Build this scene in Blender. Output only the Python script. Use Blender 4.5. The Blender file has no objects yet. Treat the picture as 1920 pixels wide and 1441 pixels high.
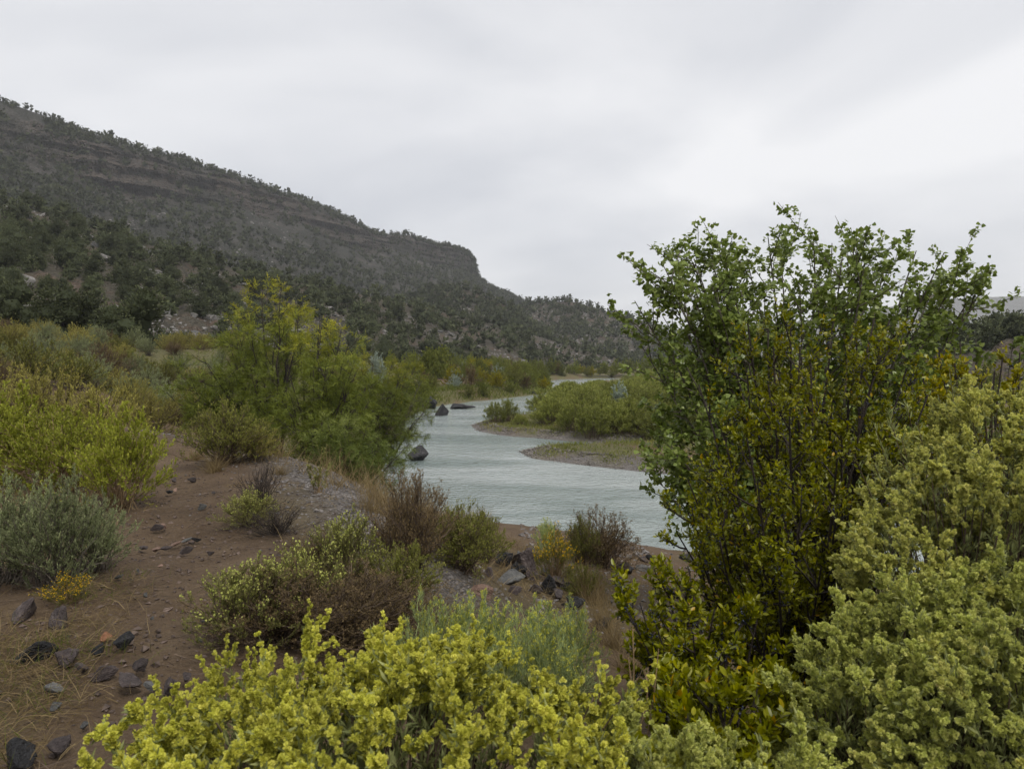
import bpy, math
import numpy as np

# ------------------------------------------------------------------ camera
SC = bpy.context.scene
COL = SC.collection
F, CX, CY, HV = 1321.0, 960.0, 720.5, 675.0
CAMZ = 5.0
PITCH = math.atan((CY - HV) / F)
cam_d = bpy.data.cameras.new('camera')
cam = bpy.data.objects.new('camera', cam_d)
COL.objects.link(cam)
cam.location = (0, 0, CAMZ)
cam.rotation_euler = (math.pi / 2 - PITCH, 0, 0)
cam_d.sensor_width = 36.0
cam_d.lens = 36.0 * F / 1920.0
cam_d.clip_start = 0.05
cam_d.clip_end = 20000
cam_d.dof.use_dof = True
cam_d.dof.focus_distance = 7.0
cam_d.dof.aperture_fstop = 8.0
SC.camera = cam

# ------------------------------------------------------------------ sky and light
SUN_EL, SUN_AZ = 56.0, 145.0          # soft sun behind the cloud, over the viewer's right shoulder
w = bpy.data.worlds.new('World')
SC.world = w
w.use_nodes = True
nt = w.node_tree
nt.nodes.clear()
N = nt.nodes.new
out = N('ShaderNodeOutputWorld')
bg = N('ShaderNodeBackground')
bg.inputs['Strength'].default_value = 0.1
sky = N('ShaderNodeTexSky')
sky.sky_type = 'NISHITA'
sky.sun_disc = False
sky.sun_elevation = math.radians(SUN_EL)
sky.sun_rotation = math.radians(SUN_AZ)
tc = N('ShaderNodeTexCoord')
sep = N('ShaderNodeSeparateXYZ')
nt.links.new(tc.outputs['Generated'], sep.inputs[0])
zc = N('ShaderNodeMath'); zc.operation = 'MAXIMUM'; zc.inputs[1].default_value = 0.0
nt.links.new(sep.outputs['Z'], zc.inputs[0])
za = N('ShaderNodeMath'); za.operation = 'ADD'; za.inputs[1].default_value = 0.22
nt.links.new(zc.outputs[0], za.inputs[0])
dx = N('ShaderNodeMath'); dx.operation = 'DIVIDE'
dy = N('ShaderNodeMath'); dy.operation = 'DIVIDE'
nt.links.new(sep.outputs['X'], dx.inputs[0]); nt.links.new(za.outputs[0], dx.inputs[1])
nt.links.new(sep.outputs['Y'], dy.inputs[0]); nt.links.new(za.outputs[0], dy.inputs[1])
cmb = N('ShaderNodeCombineXYZ')
nt.links.new(dx.outputs[0], cmb.inputs[0]); nt.links.new(dy.outputs[0], cmb.inputs[1])
cmb.inputs[2].default_value = 8.8
n1 = N('ShaderNodeTexNoise')
n1.inputs['Scale'].default_value = 0.9
n1.inputs['Detail'].default_value = 6.0
n1.inputs['Roughness'].default_value = 0.48
n1.inputs['Distortion'].default_value = 0.35
nt.links.new(cmb.outputs[0], n1.inputs['Vector'])
rp = N('ShaderNodeValToRGB')
rp.color_ramp.elements[0].position = 0.34
rp.color_ramp.elements[0].color = (3.6, 3.69, 3.93, 1)
rp.color_ramp.elements[1].position = 0.62
rp.color_ramp.elements[1].color = (5.35, 5.33, 5.39, 1)
nt.links.new(n1.outputs['Fac'], rp.inputs['Fac'])
mx = N('ShaderNodeMix'); mx.data_type = 'RGBA'
mx.inputs['Factor'].default_value = 0.95
nt.links.new(sky.outputs[0], mx.inputs[6]); nt.links.new(rp.outputs[0], mx.inputs[7])
nt.links.new(mx.outputs[2], bg.inputs['Color'])
nt.links.new(bg.outputs[0], out.inputs['Surface'])

sun_d = bpy.data.lights.new('sun', 'SUN')
sun_d.energy = 1.5
sun_d.angle = math.radians(18)
sun_d.color = (1.0, 0.965, 0.91)
sun = bpy.data.objects.new('sun', sun_d)
COL.objects.link(sun)
sun.rotation_euler = (math.radians(90 - SUN_EL), 0, math.radians(180 - SUN_AZ))

vs = SC.view_settings
vs.view_transform = 'Standard'
vs.look = 'None'
vs.exposure = 0.86
vs.gamma = 1.0
SC.render.engine = 'CYCLES'
SC.cycles.use_denoising = True
SC.cycles.max_bounces = 8
SC.cycles.diffuse_bounces = 3
SC.cycles.glossy_bounces = 3
SC.cycles.transmission_bounces = 4
SC.cycles.volume_bounces = 1
SC.cycles.caustics_reflective = False
SC.cycles.caustics_refractive = False

# ------------------------------------------------------------------ small maths
def at(u, v, d):
    """A point of the place seen along a bearing (u, v) at forward distance d metres."""
    a, b = (u - CX) / F, (CY - v) / F
    cp, sp = math.cos(PITCH), math.sin(PITCH)
    y = cp + b * sp
    z = -sp + b * cp
    s = d / y
    return np.array([a * s, d, CAMZ + z * s])

def ats(L):
    return np.array([at(*q) for q in L])

def nrm(a):
    return a / np.maximum(np.linalg.norm(a, axis=-1, keepdims=True), 1e-9)

def _h(ix, iy, iz, s):
    n = (ix * 374761393 + iy * 668265263 + iz * 2147483647 + s * 1274126177) & 0xFFFFFFFF
    n = ((n ^ (n >> 13)) * 1274126177) & 0xFFFFFFFF
    n = (n ^ (n >> 16)) & 0xFFFFFFFF
    return n / 4294967295.0

def vnoise(P, seed=0):
    P = np.asarray(P, float)
    I = np.floor(P).astype(np.int64)
    f = P - I
    f = f * f * (3 - 2 * f)
    r = 0
    for dx_ in (0, 1):
        for dy_ in (0, 1):
            for dz_ in (0, 1):
                w_ = (f[..., 0] if dx_ else 1 - f[..., 0]) * (f[..., 1] if dy_ else 1 - f[..., 1]) * (f[..., 2] if dz_ else 1 - f[..., 2])
                r = r + w_ * _h(I[..., 0] + dx_, I[..., 1] + dy_, I[..., 2] + dz_, seed)
    return r * 2 - 1

def fbm(P, octv=4, seed=0, gain=0.5):
    a, s, r = 1.0, 1.0, 0
    for o in range(octv):
        r = r + a * vnoise(np.asarray(P) * s, seed + o * 17)
        a *= gain; s *= 2.03
    return r

def fbm2(x, y, scale, octv=4, seed=0, gain=0.5):
    return fbm(np.stack([x / scale, y / scale, np.full_like(x, 0.37)], -1), octv, seed, gain)

# ------------------------------------------------------------------ mesh builder
class B:
    def __init__(s):
        s.V, s.F, s.T, s.M, s.n = [], [], [], [], 0
    def add(s, V, Fc, tint=0.5, mi=0):
        V = np.asarray(V, np.float32).reshape(-1, 3)
        Fc = np.asarray(Fc, np.int64)
        s.V.append(V)
        s.F.append(Fc + s.n)
        s.M.append(np.full(len(Fc), mi, np.int32))
        s.T.append(np.broadcast_to(np.asarray(tint, np.float32), (len(V),)).copy())
        s.n += len(V)
        return s
    def inst(s, tmpl, P, A, Bv, C, tint=0.5, mi=0):
        """copies of a small template at P; A, Bv, C are the scaled axes (n,3); tint (n,)"""
        T, TF = tmpl
        n, k = len(P), len(T)
        if n == 0:
            return s
        V = P[:, None] + T[None, :, 0:1] * A[:, None] + T[None, :, 1:2] * Bv[:, None] + T[None, :, 2:3] * C[:, None]
        tt = np.repeat(np.broadcast_to(np.asarray(tint, np.float32), (n,)), k)
        for f in TF:
            f = np.asarray(f)
            Fc = (np.arange(n)[:, None, None] * k + f[None]).reshape(-1, f.shape[1])
            s.F.append(Fc + s.n)
            s.M.append(np.full(len(Fc), mi, np.int32))
        s.V.append(V.reshape(-1, 3).astype(np.float32))
        s.T.append(tt)
        s.n += n * k
        return s
    def tubes(s, paths, radii, sides=5, tint=0.5, mi=0):
        n, k, _ = paths.shape
        if n == 0:
            return s
        T = nrm(np.gradient(paths, axis=1))
        ref = np.where(np.abs(T[..., 2:3]) > 0.9, np.array([1.0, 0, 0]), np.array([0, 0, 1.0]))
        X = nrm(np.cross(T, ref)); Y = np.cross(T, X)
        a = np.arange(sides) * 2 * math.pi / sides
        R = np.broadcast_to(radii, (n, k))[..., None, None]
        V = paths[:, :, None] + R * (np.cos(a)[:, None] * X[:, :, None] + np.sin(a)[:, None] * Y[:, :, None])
        i = np.arange(k - 1)[:, None]; j = np.arange(sides)[None]
        q = np.stack([i * sides + j, i * sides + (j + 1) % sides, (i + 1) * sides + (j + 1) % sides, (i + 1) * sides + j], -1).reshape(-1, 4)
        Fc = (np.arange(n)[:, None, None] * (k * sides) + q[None]).reshape(-1, 4)
        t = np.repeat(np.broadcast_to(np.asarray(tint, np.float32), (n,)), k * sides)
        return s.add(V.reshape(-1, 3), Fc, t, mi)
    def ribbons(s, paths, width, tint=0.5, mi=0, rng=None):
        n, k, _ = paths.shape
        if n == 0:
            return s
        T = nrm(np.gradient(paths, axis=1))
        side = rng.normal(size=(n, 1, 3)) * np.array([1, 1, 0.3])
        X = nrm(np.cross(T, np.broadcast_to(side, T.shape)))
        wv = np.broadcast_to(np.asarray(width), (n,))[:, None, None] * np.linspace(1, 0.12, k)[None, :, None]
        V = np.stack([paths - X * wv * .5, paths + X * wv * .5], 2)
        i = np.arange(k - 1)
        q = np.stack([i * 2, i * 2 + 1, i * 2 + 3, i * 2 + 2], -1)
        Fc = (np.arange(n)[:, None, None] * (k * 2) + q[None]).reshape(-1, 4)
        t = np.repeat(np.broadcast_to(np.asarray(tint, np.float32), (n,)), k * 2)
        return s.add(V.reshape(-1, 3), Fc, t, mi)
    def mesh(s, name, mats, smooth=False):
        V = np.concatenate(s.V) if s.V else np.zeros((0, 3), np.float32)
        me = bpy.data.meshes.new(name)
        me.vertices.add(len(V))
        me.vertices.foreach_set('co', V.ravel())
        loops = np.concatenate([f.ravel() for f in s.F]).astype(np.int32)
        tot = np.concatenate([np.full(len(f), f.shape[1], np.int32) for f in s.F])
        start = np.concatenate([[0], np.cumsum(tot)[:-1]]).astype(np.int32)
        me.loops.add(len(loops)); me.loops.foreach_set('vertex_index', loops)
        me.polygons.add(len(tot)); me.polygons.foreach_set('loop_start', start)
        me.polygons.foreach_set('loop_total', tot)
        me.polygons.foreach_set('material_index', np.concatenate(s.M))
        me.polygons.foreach_set('use_smooth', np.full(len(tot), bool(smooth)))
        for m in (mats if isinstance(mats, (list, tuple)) else [mats]):
            me.materials.append(m)
        a = me.attributes.new('tint', 'FLOAT', 'POINT')
        a.data.foreach_set('value', np.concatenate(s.T).astype(np.float32))
        me.update(calc_edges=True)
        return me

def link(name, me, loc=(0, 0, 0), rot=(0, 0, 0), scale=1.0, parent=None):
    o = bpy.data.objects.new(name, me)
    COL.objects.link(o)
    o.location = loc
    o.rotation_euler = rot
    o.scale = (scale,) * 3 if np.isscalar(scale) else scale
    o.parent = parent
    return o

def tag(o, label=None, cat=None, group=None, kind=None):
    if label: o['label'] = label
    if cat: o['category'] = cat
    if group: o['group'] = group
    if kind: o['kind'] = kind
    return o

def thing(name, parts, label, cat, loc, rotz=0.0, scale=1.0, group=None, tilt=(0, 0)):
    """An Empty at the base of the thing with its parts (name, mesh) as children."""
    e = link(name, None, loc, (tilt[0], tilt[1], rotz), scale)
    tag(e, label, cat, group)
    for pn, me in parts:
        o = link(pn, me, parent=e)
        if pn in ('foliage', 'leaves', 'berries', 'blades', 'flowers', 'crown', 'twigs', 'needles'):
            o['kind'] = 'stuff'
    return e

# ------------------------------------------------------------------ materials
def _mat(name):
    m = bpy.data.materials.new(name)
    m.use_nodes = True
    t = m.node_tree
    return m, t, t.nodes['Principled BSDF'], t.nodes['Material Output']

def col4(c):
    return (c[0], c[1], c[2], 1)

def leafmat(name, stops, trans=0.3, rough=0.5, spec=0.35, var=0.22):
    """foliage: own colour varies leaf by leaf (attribute tint) and plant by plant"""
    m, t, b, o = _mat(name)
    at_ = t.nodes.new('ShaderNodeAttribute'); at_.attribute_name = 'tint'
    r = t.nodes.new('ShaderNodeValToRGB')
    els = r.color_ramp.elements
    while len(els) < len(stops):
        els.new(0.5)
    for e, (p, c) in zip(els, stops):
        e.position = p; e.color = col4(c)
    t.links.new(at_.outputs['Fac'], r.inputs['Fac'])
    oi = t.nodes.new('ShaderNodeObjectInfo')
    mr = t.nodes.new('ShaderNodeMapRange')
    mr.inputs['To Min'].default_value = 1 - var; mr.inputs['To Max'].default_value = 1 + var
    t.links.new(oi.outputs['Random'], mr.inputs['Value'])
    hs = t.nodes.new('ShaderNodeHueSaturation')
    t.links.new(r.outputs['Color'], hs.inputs['Color'])
    hs.inputs['Saturation'].default_value = 1.14
    t.links.new(mr.outputs[0], hs.inputs['Value'])
    t.links.new(hs.outputs['Color'], b.inputs['Base Color'])
    b.inputs['Roughness'].default_value = rough
    b.inputs['Specular IOR Level'].default_value = spec
    if trans > 0:
        tr = t.nodes.new('ShaderNodeBsdfTranslucent')
        t.links.new(hs.outputs['Color'], tr.inputs['Color'])
        ms = t.nodes.new('ShaderNodeMixShader'); ms.inputs[0].default_value = trans
        t.links.new(b.outputs[0], ms.inputs[1]); t.links.new(tr.outputs[0], ms.inputs[2])
        t.links.new(ms.outputs[0], o.inputs['Surface'])
    return m

def noisemat(name, stops, scale=3.0, detail=8.0, rough=0.8, bump=0.3, bscale=None, spec=0.3, dist=0.02, tintmix=0.0, coord='Object', rgh=0.6, stretch=None):
    """mottled mineral or bark surface with fine relief"""
    m, t, b, o = _mat(name)
    tcn = t.nodes.new('ShaderNodeTexCoord')
    src = tcn.outputs[coord]
    if stretch:
        mp = t.nodes.new('ShaderNodeMapping'); mp.inputs['Scale'].default_value = stretch
        t.links.new(src, mp.inputs[0]); src = mp.outputs[0]
    n = t.nodes.new('ShaderNodeTexNoise')
    n.inputs['Scale'].default_value = scale; n.inputs['Detail'].default_value = detail
    n.inputs['Roughness'].default_value = rgh
    t.links.new(src, n.inputs['Vector'])
    r = t.nodes.new('ShaderNodeValToRGB')
    els = r.color_ramp.elements
    while len(els) < len(stops):
        els.new(0.5)
    for e, (p, c) in zip(els, stops):
        e.position = p; e.color = col4(c)
    t.links.new(n.outputs['Fac'], r.inputs['Fac'])
    last = r.outputs['Color']
    oi = t.nodes.new('ShaderNodeObjectInfo')
    hs = t.nodes.new('ShaderNodeHueSaturation')
    mr = t.nodes.new('ShaderNodeMapRange')
    mr.inputs['To Min'].default_value = 0.75; mr.inputs['To Max'].default_value = 1.3
    at_ = t.nodes.new('ShaderNodeAttribute'); at_.attribute_name = 'tint'
    ad = t.nodes.new('ShaderNodeMath'); ad.operation = 'ADD'
    t.links.new(oi.outputs['Random'], ad.inputs[0]); t.links.new(at_.outputs['Fac'], ad.inputs[1])
    fr = t.nodes.new('ShaderNodeMath'); fr.operation = 'FRACT'
    t.links.new(ad.outputs[0], fr.inputs[0])
    t.links.new(fr.outputs[0], mr.inputs['Value'])
    t.links.new(mr.outputs[0], hs.inputs['Value'])
    t.links.new(last, hs.inputs['Color'])
    t.links.new(hs.outputs['Color'], b.inputs['Base Color'])
    b.inputs['Roughness'].default_value = rough
    b.inputs['Specular IOR Level'].default_value = spec
    n2 = t.nodes.new('ShaderNodeTexNoise')
    n2.inputs['Scale'].default_value = bscale or scale * 4; n2.inputs['Detail'].default_value = 6
    t.links.new(src, n2.inputs['Vector'])
    bp = t.nodes.new('ShaderNodeBump')
    bp.inputs['Strength'].default_value = bump; bp.inputs['Distance'].default_value = dist
    t.links.new(n2.outputs['Fac'], bp.inputs['Height'])
    t.links.new(bp.outputs[0], b.inputs['Normal'])
    return m

# ------------------------------------------------------------------ terrain heights
RIVER = np.array([
    (400, 4), (60, 9), (30, 11), (14, 13), (8, 15.3), (5.2, 17), (3.9, 17.6), (2, 18.4), (0, 19.3), (-2, 20.6), (-4, 22.6), (-5.6, 26),
    (-6.5, 35), (-7.5, 42), (-8.8, 52.8), (-9.4, 62), (-8.9, 70), (-8.7, 76), (-7.0, 81), (-5.2, 85), (-2, 90), (1, 97), (4, 103), (6.5, 115), (8, 140), (8.6, 165),
    (12, 186), (23, 193), (45, 197), (80, 200), (200, 215), (400, 230), (400, 190), (200, 190), (80, 182), (45, 177), (30, 171), (22, 160), (15.5, 140), (11.3, 120),
    (8, 103), (5.6, 92), (4.1, 82), (2.9, 70), (2.5, 63.5), (1.8, 61), (0.4, 61.2), (-2.1, 58.5), (-3.1, 54), (-2.5, 50), (-1, 47.2), (1.4, 45.2),
    (3.8, 43.4), (6.0, 42.3), (9.5, 41.6), (9.5, 41.2), (4.2, 40.6), (1.2, 40.0), (0.4, 38.4), (1, 35.9), (2.6, 34.2), (5.1, 32.2), (7.5, 30.4), (12, 28.7), (30, 26), (60, 23), (400, 16)], float)

def river_sd(x, y):
    """signed distance to the shore line: negative in the water"""
    x = np.asarray(x, float); y = np.asarray(y, float)
    d2 = np.full(x.shape, 1e12); inside = np.zeros(x.shape, bool)
    for (ax, ay), (bx, by) in zip(RIVER, np.roll(RIVER, -1, 0)):
        ex, ey = bx - ax, by - ay
        t = np.clip(((x - ax) * ex + (y - ay) * ey) / (ex * ex + ey * ey), 0, 1)
        d2 = np.minimum(d2, (x - ax - t * ex) ** 2 + (y - ay - t * ey) ** 2)
        c = (ay > y) != (by > y)
        with np.errstate(divide='ignore', invalid='ignore'):
            xi = (bx - ax) * (y - ay) / (by - ay) + ax
        inside ^= c & (x < xi)
    d = np.sqrt(d2)
    return np.where(inside, -d, d)

# control points of the land: bearing, distance
_cp = [at(*q) for q in [
    (330, 1300, 3.4), (300, 1000, 6.5), (290, 900, 9.3), (262, 812, 16), (160, 720, 25), (60, 700, 32), (200, 652, 55), (0, 642, 56), (430, 655, 58),
    (450, 832, 13.6), (600, 888, 9.9), (720, 950, 7.7), (640, 1055, 5.6), (820, 1010, 8.6), (850, 1110, 6.4), (950, 1045, 9.8), (1000, 1110, 8.3),
    (1150, 1098, 9.8), (1200, 1066, 14.2), (1060, 1010, 15.5), (330, 850, 12.3), (100, 950, 7.5), (0, 820, 14), (520, 850, 11.8), (560, 980, 7)]]
_cp += [np.array(q, float) for q in [
    (-1, 0, 3.4), (-4, 0, 3.5), (2, 0, 3.35), (6, 0, 3.2), (-8, 2, 3.6), (0.2, 2, 3.35), (1.5, 3, 3.0), (2.5, 4, 2.5), (0.5, 4.2, 2.9), (4, 8, 1.7), (3, 12, 1.0), (7, 10, 1.3), (12, 8, 1.6), (5, 4, 2.4),
    (30, 4, 2.5), (-30, 5, 5.5), (-20, 12, 4.4), (-60, 20, 9), (0, -20, 3.6), (-6, 18, 1.4), (-7, 22, 1.2), (-4, 14, 2.2), (-8.5, 17, 2.5), (-12, 21, 2.9), (-14, 28, 2.6), (-20, 38, 4.0),
    (-9, 30, 1.0), (-12, 45, 1.5), (-14, 65, 1.8), (-25, 60, 4.0), (-12, 85, 1.6), (-5, 100, 1.6), (0, 120, 1.8), (2, 150, 2), (-20, 110, 3.5), (-10, 150, 4), (0, 205, 1.6), (30, 215, 1.4), (-60, 120, 9),
    (0, 50, .32), (0, 55, .35), (3, 47, .42), (-1.5, 52, .3), (1.5, 37.2, .3), (4, 36.5, .4), (7, 36, .45), (12, 38, .6), (8, 52, .7), (12, 70, .8), (14, 95, .9), (30, 60, 1.2), (30, 110, .9), (40, 150, .9), (60, 60, 3), (60, 110, 2.2), (20, 125, .8),
    (16, 33, .5), (30, 32, 1.2), (60, 35, 3), (90, 90, 7), (110, 60, 8), (2, 55.5, .5), (5, 50, .6)]]
_cp = np.array(_cp)
_C = 1.2
def _phi(r2):
    return np.sqrt(r2 + _C * _C)
_d2 = ((_cp[:, None, :2] - _cp[None, :, :2]) ** 2).sum(-1)
_n = len(_cp)
_A = np.zeros((_n + 1, _n + 1))
_A[:_n, :_n] = _phi(_d2) - np.eye(_n) * 0.05
_A[:_n, _n] = 1; _A[_n, :_n] = 1
_w = np.linalg.solve(_A, np.concatenate([_cp[:, 2], [0]]))

def land(x, y):
    x = np.asarray(x, float); y = np.asarray(y, float)
    cx_, cy_ = np.clip(x, -70, 110), np.clip(y, -25, 230)
    r = np.full(x.shape, _w[_n])
    for i in range(_n):
        r = r + _w[i] * _phi((cx_ - _cp[i, 0]) ** 2 + (cy_ - _cp[i, 1]) ** 2)
    return np.clip(r, 0.1, 12)

def ground_z(x, y):
    x = np.asarray(x, float); y = np.asarray(y, float)
    L = land(x, y)
    sd = river_sd(x, y)
    steep = np.where((y < 45) & (x < 14) & (y < 30), 0.42, np.where(x < -5, 0.5, 0.16))
    bank = 0.015 + steep * sd + 0.06 * sd * sd
    L2 = np.minimum(L, np.where(sd > 0, bank, 1e9))
    wet = -np.minimum(0.9, 0.14 * -sd + 0.01)
    n = 0.05 * fbm2(x, y, 1.6, 4, 3) + 0.10 * fbm2(x, y, 6.0, 2, 9)
    damp = np.clip(sd / 2.5, 0, 1)
    return np.where(sd > 0, L2 + n * damp, wet)

def gz(x, y):
    return float(ground_z(np.array([x], float), np.array([y], float))[0])

def spot(u, d):
    """where the ground is on the bearing u at distance d"""
    x = (u - CX) / F * d
    return (x, d, gz(x, d))

# ------------------------------------------------------------------ ground material and sheet
def ground_material():
    m, t, b, o = _mat('soil')
    L = t.links.new; NN = t.nodes.new
    g = NN('ShaderNodeNewGeometry')
    def noise(scale, detail=6, rough=0.55):
        n = NN('ShaderNodeTexNoise'); n.inputs['Scale'].default_value = scale
        n.inputs['Detail'].default_value = detail; n.inputs['Roughness'].default_value = rough
        L(g.outputs['Position'], n.inputs['Vector']); return n
    def ramp(n, stops):
        r = NN('ShaderNodeValToRGB'); e = r.color_ramp.elements
        while len(e) < len(stops): e.new(.5)
        for q, (p, c) in zip(e, stops): q.position = p; q.color = col4(c)
        L(n, r.inputs['Fac']); return r
    def attr(n):
        a = NN('ShaderNodeAttribute'); a.attribute_name = n; return a.outputs['Fac']
    def mix(f, a, c):
        q = NN('ShaderNodeMix'); q.data_type = 'RGBA'
        if f is not None: L(f, q.inputs[0])
        L(a, q.inputs[6]); L(c, q.inputs[7]); return q.outputs[2]
    soil = ramp(noise(1.3, 10, .65).outputs['Fac'], [(.28, (.064, .041, .023)), (.5, (.130, .086, .050)), (.72, (.20, .143, .088))]).outputs[0]
    speck = ramp(noise(42, 4, .8).outputs['Fac'], [(.42, (.070, .044, .025)), (.52, (.116, .075, .043)), (.68, (.19, .142, .092))]).outputs[0]
    q = NN('ShaderNodeMix'); q.data_type = 'RGBA'; q.inputs[0].default_value = .45
    L(soil, q.inputs[6]); L(speck, q.inputs[7]); soil = q.outputs[2]
    vor = NN('ShaderNodeTexVoronoi'); vor.inputs['Scale'].default_value = 38
    L(g.outputs['Position'], vor.inputs['Vector'])
    grav = ramp(vor.outputs['Color'], [(.1, (.065, .057, .052)), (.5, (.125, .113, .106)), (.9, (.22, .20, .185))]).outputs[0]
    turf = ramp(noise(3.0, 8, .7).outputs['Fac'], [(.3, (.062, .058, .024)), (.5, (.105, .098, .038)), (.7, (.15, .128, .06))]).outputs[0]
    c = mix(attr('turf'), soil, turf)
    c = mix(attr('gravel'), c, grav)
    L(c, b.inputs['Base Color'])
    b.inputs['Roughness'].default_value = .85
    b.inputs['Specular IOR Level'].default_value = .25
    n1 = noise(9, 10, .7); n2 = noise(60, 4, .7)
    ad = NN('ShaderNodeMath'); ad.operation = 'MULTIPLY_ADD'; ad.inputs[1].default_value = .25
    L(n2.outputs['Fac'], ad.inputs[0]); L(n1.outputs['Fac'], ad.inputs[2])
    bp = NN('ShaderNodeBump'); bp.inputs['Strength'].default_value = .9; bp.inputs['Distance'].default_value = .11
    L(ad.outputs[0], bp.inputs['Height']); L(bp.outputs[0], b.inputs['Normal'])
    return m

def seg_dist(x, y, pts):
    d = np.full(x.shape, 1e9)
    for (ax, ay), (bx, by) in zip(pts[:-1], pts[1:]):
        ex, ey = bx - ax, by - ay
        t = np.clip(((x - ax) * ex + (y - ay) * ey) / (ex * ex + ey * ey), 0, 1)
        d = np.minimum(d, np.hypot(x - ax - t * ex, y - ay - t * ey))
    return d

PATH = [(-1.2, 1.0), (-1.65, 3.4), (-2.3, 4.8), (-3.1, 6.3), (-4.0, 8.2), (-5.6, 11), (-8.6, 16), (-13, 22), (-22, 30)]
CREST = [(-9.6, 17.2), (-5.6, 14.2), (-4.2, 12.6), (-2.75, 10.2), (-1.9, 8.8), (-1.3, 7.6), (-0.9, 6.6)]

def smooth(a, b, x):
    t = np.clip((x - a) / (b - a), 0, 1)
    return t * t * (3 - 2 * t)

def axis(lo, hi, fine_lo, fine_hi, step, growth):
    a = list(np.arange(fine_lo, fine_hi + 1e-6, step))
    s = step
    while a[-1] < hi:
        s *= growth; a.append(a[-1] + s)
    s = step; p = [a[0]]
    while p[-1] > lo:
        s *= growth; p.append(p[-1] - s)
    return np.array(p[:0:-1] + a)

gxs = axis(-4000, 4000, -9, 6, 0.15, 1.09)
gys = axis(-300, 7000, 1.6, 18, 0.15, 1.075)
X, Y = np.meshgrid(gxs, gys)
x, y = X.ravel(), Y.ravel()
z = ground_z(x, y)
pd = seg_dist(x, y, PATH)
z = z - 0.05 * np.exp(-(pd / .45) ** 2) + 0.012 * fbm2(x, y, .28, 3, 21) * (y < 30)
nx, ny = len(gxs), len(gys)
i = np.arange(ny - 1)[:, None] * nx + np.arange(nx - 1)[None]
quads = np.stack([i, i + 1, i + nx + 1, i + nx], -1).reshape(-1, 4)
b_ = B(); b_.add(np.stack([x, y, z], -1), quads, 0.5)
M_SOIL = ground_material()
me = b_.mesh('ground', M_SOIL, smooth=True)
sdv = river_sd(x, y)
cd = seg_dist(x, y, CREST)
grav = np.clip(1.7 * np.exp(-(cd / .62) ** 2), 0, 1) * smooth(-.5, .3, fbm2(x, y, .7, 4, 5) + .55)
bar = smooth(1.4, .3, sdv + .9 * fbm2(x, y, 1.5, 3, 31)) * (y > 14) * smooth(72, 62, y) * smooth(-5.5, -4, x)
grav = np.clip(np.maximum(grav, bar), 0, 1)
turf = smooth(.2, .55, fbm2(x, y, 2.2, 4, 8) + .35 + (y > 24) * .35 - 1.1 * np.exp(-(pd / .6) ** 2)) * (.35 + .65 * (y > 24))
for nm, arr in (('gravel', grav), ('turf', turf)):
    a = me.attributes.new(nm, 'FLOAT', 'POINT'); a.data.foreach_set('value', arr.astype(np.float32))
tag(link('ground', me), 'brown sandy ground with a worn dirt path and gravel banks', 'ground', kind='structure')

# ------------------------------------------------------------------ river
def water_material():
    m, t, b, o = _mat('river_water')
    L = t.links.new; NN = t.nodes.new
    g = NN('ShaderNodeNewGeometry')
    mp = NN('ShaderNodeMapping'); mp.inputs['Scale'].default_value = (.8, 1.0, 1.0); mp.inputs['Rotation'].default_value = (0, 0, .25)
    L(g.outputs['Position'], mp.inputs[0])
    mb = NN('ShaderNodeMapping'); mb.inputs['Scale'].default_value = (.30, 1.0, 1.0); mb.inputs['Rotation'].default_value = (0, 0, .35)
    L(g.outputs['Position'], mb.inputs[0])
    big = NN('ShaderNodeTexNoise'); big.inputs['Scale'].default_value = .22; big.inputs['Detail'].default_value = 5; big.inputs['Distortion'].default_value = .8
    L(mb.outputs[0], big.inputs['Vector'])
    r = NN('ShaderNodeValToRGB'); e = r.color_ramp.elements
    e[0].position = .38; e[0].color = (.16, .198, .186, 1); e[1].position = .62; e[1].color = (.30, .332, .32, 1)
    L(big.outputs['Fac'], r.inputs['Fac']); L(r.outputs[0], b.inputs['Base Color'])
    b.inputs['Roughness'].default_value = .12
    b.inputs['IOR'].default_value = 1.45
    hs = []
    for sc, dt, amp in ((1.3, 3, .40), (3.4, 4, .42), (9.0, 4, .22)):
        n = NN('ShaderNodeTexNoise'); n.inputs['Scale'].default_value = sc; n.inputs['Detail'].default_value = dt; n.inputs['Distortion'].default_value = .6
        L(mp.outputs[0], n.inputs['Vector'])
        mu = NN('ShaderNodeMath'); mu.operation = 'MULTIPLY'; mu.inputs[1].default_value = amp
        L(n.outputs['Fac'], mu.inputs[0]); hs.append(mu.outputs[0])
    a1 = NN('ShaderNodeMath'); L(hs[0], a1.inputs[0]); L(hs[1], a1.inputs[1])
    a2 = NN('ShaderNodeMath'); L(a1.outputs[0], a2.inputs[0]); L(hs[2], a2.inputs[1])
    rough = NN('ShaderNodeMapRange'); rough.inputs['From Min'].default_value = .3; rough.inputs['From Max'].default_value = .7
    rough.inputs['To Min'].default_value = 1.0; rough.inputs['To Max'].default_value = .28
    L(big.outputs['Fac'], rough.inputs['Value'])
    bp = NN('ShaderNodeBump'); bp.inputs['Distance'].default_value = .28
    L(rough.outputs[0], bp.inputs['Strength'])
    L(a2.outputs[0], bp.inputs['Height']); L(bp.outputs[0], b.inputs['Normal'])
    return m
wx = axis(-30, 420, -9, 12, .4, 1.06); wy = axis(-60, 260, 14, 62, .4, 1.06)
X, Y = np.meshgrid(wx, wy); x, y = X.ravel(), Y.ravel()
z = .018 * fbm2(x, y * 1.8, 1.3, 3, 77)
keep = river_sd(x, y) < 6
nx, ny = len(wx), len(wy)
i = np.arange(ny - 1)[:, None] * nx + np.arange(nx - 1)[None]
q = np.stack([i, i + 1, i + nx + 1, i + nx], -1).reshape(-1, 4)
q = q[keep[q].any(1)]
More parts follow.
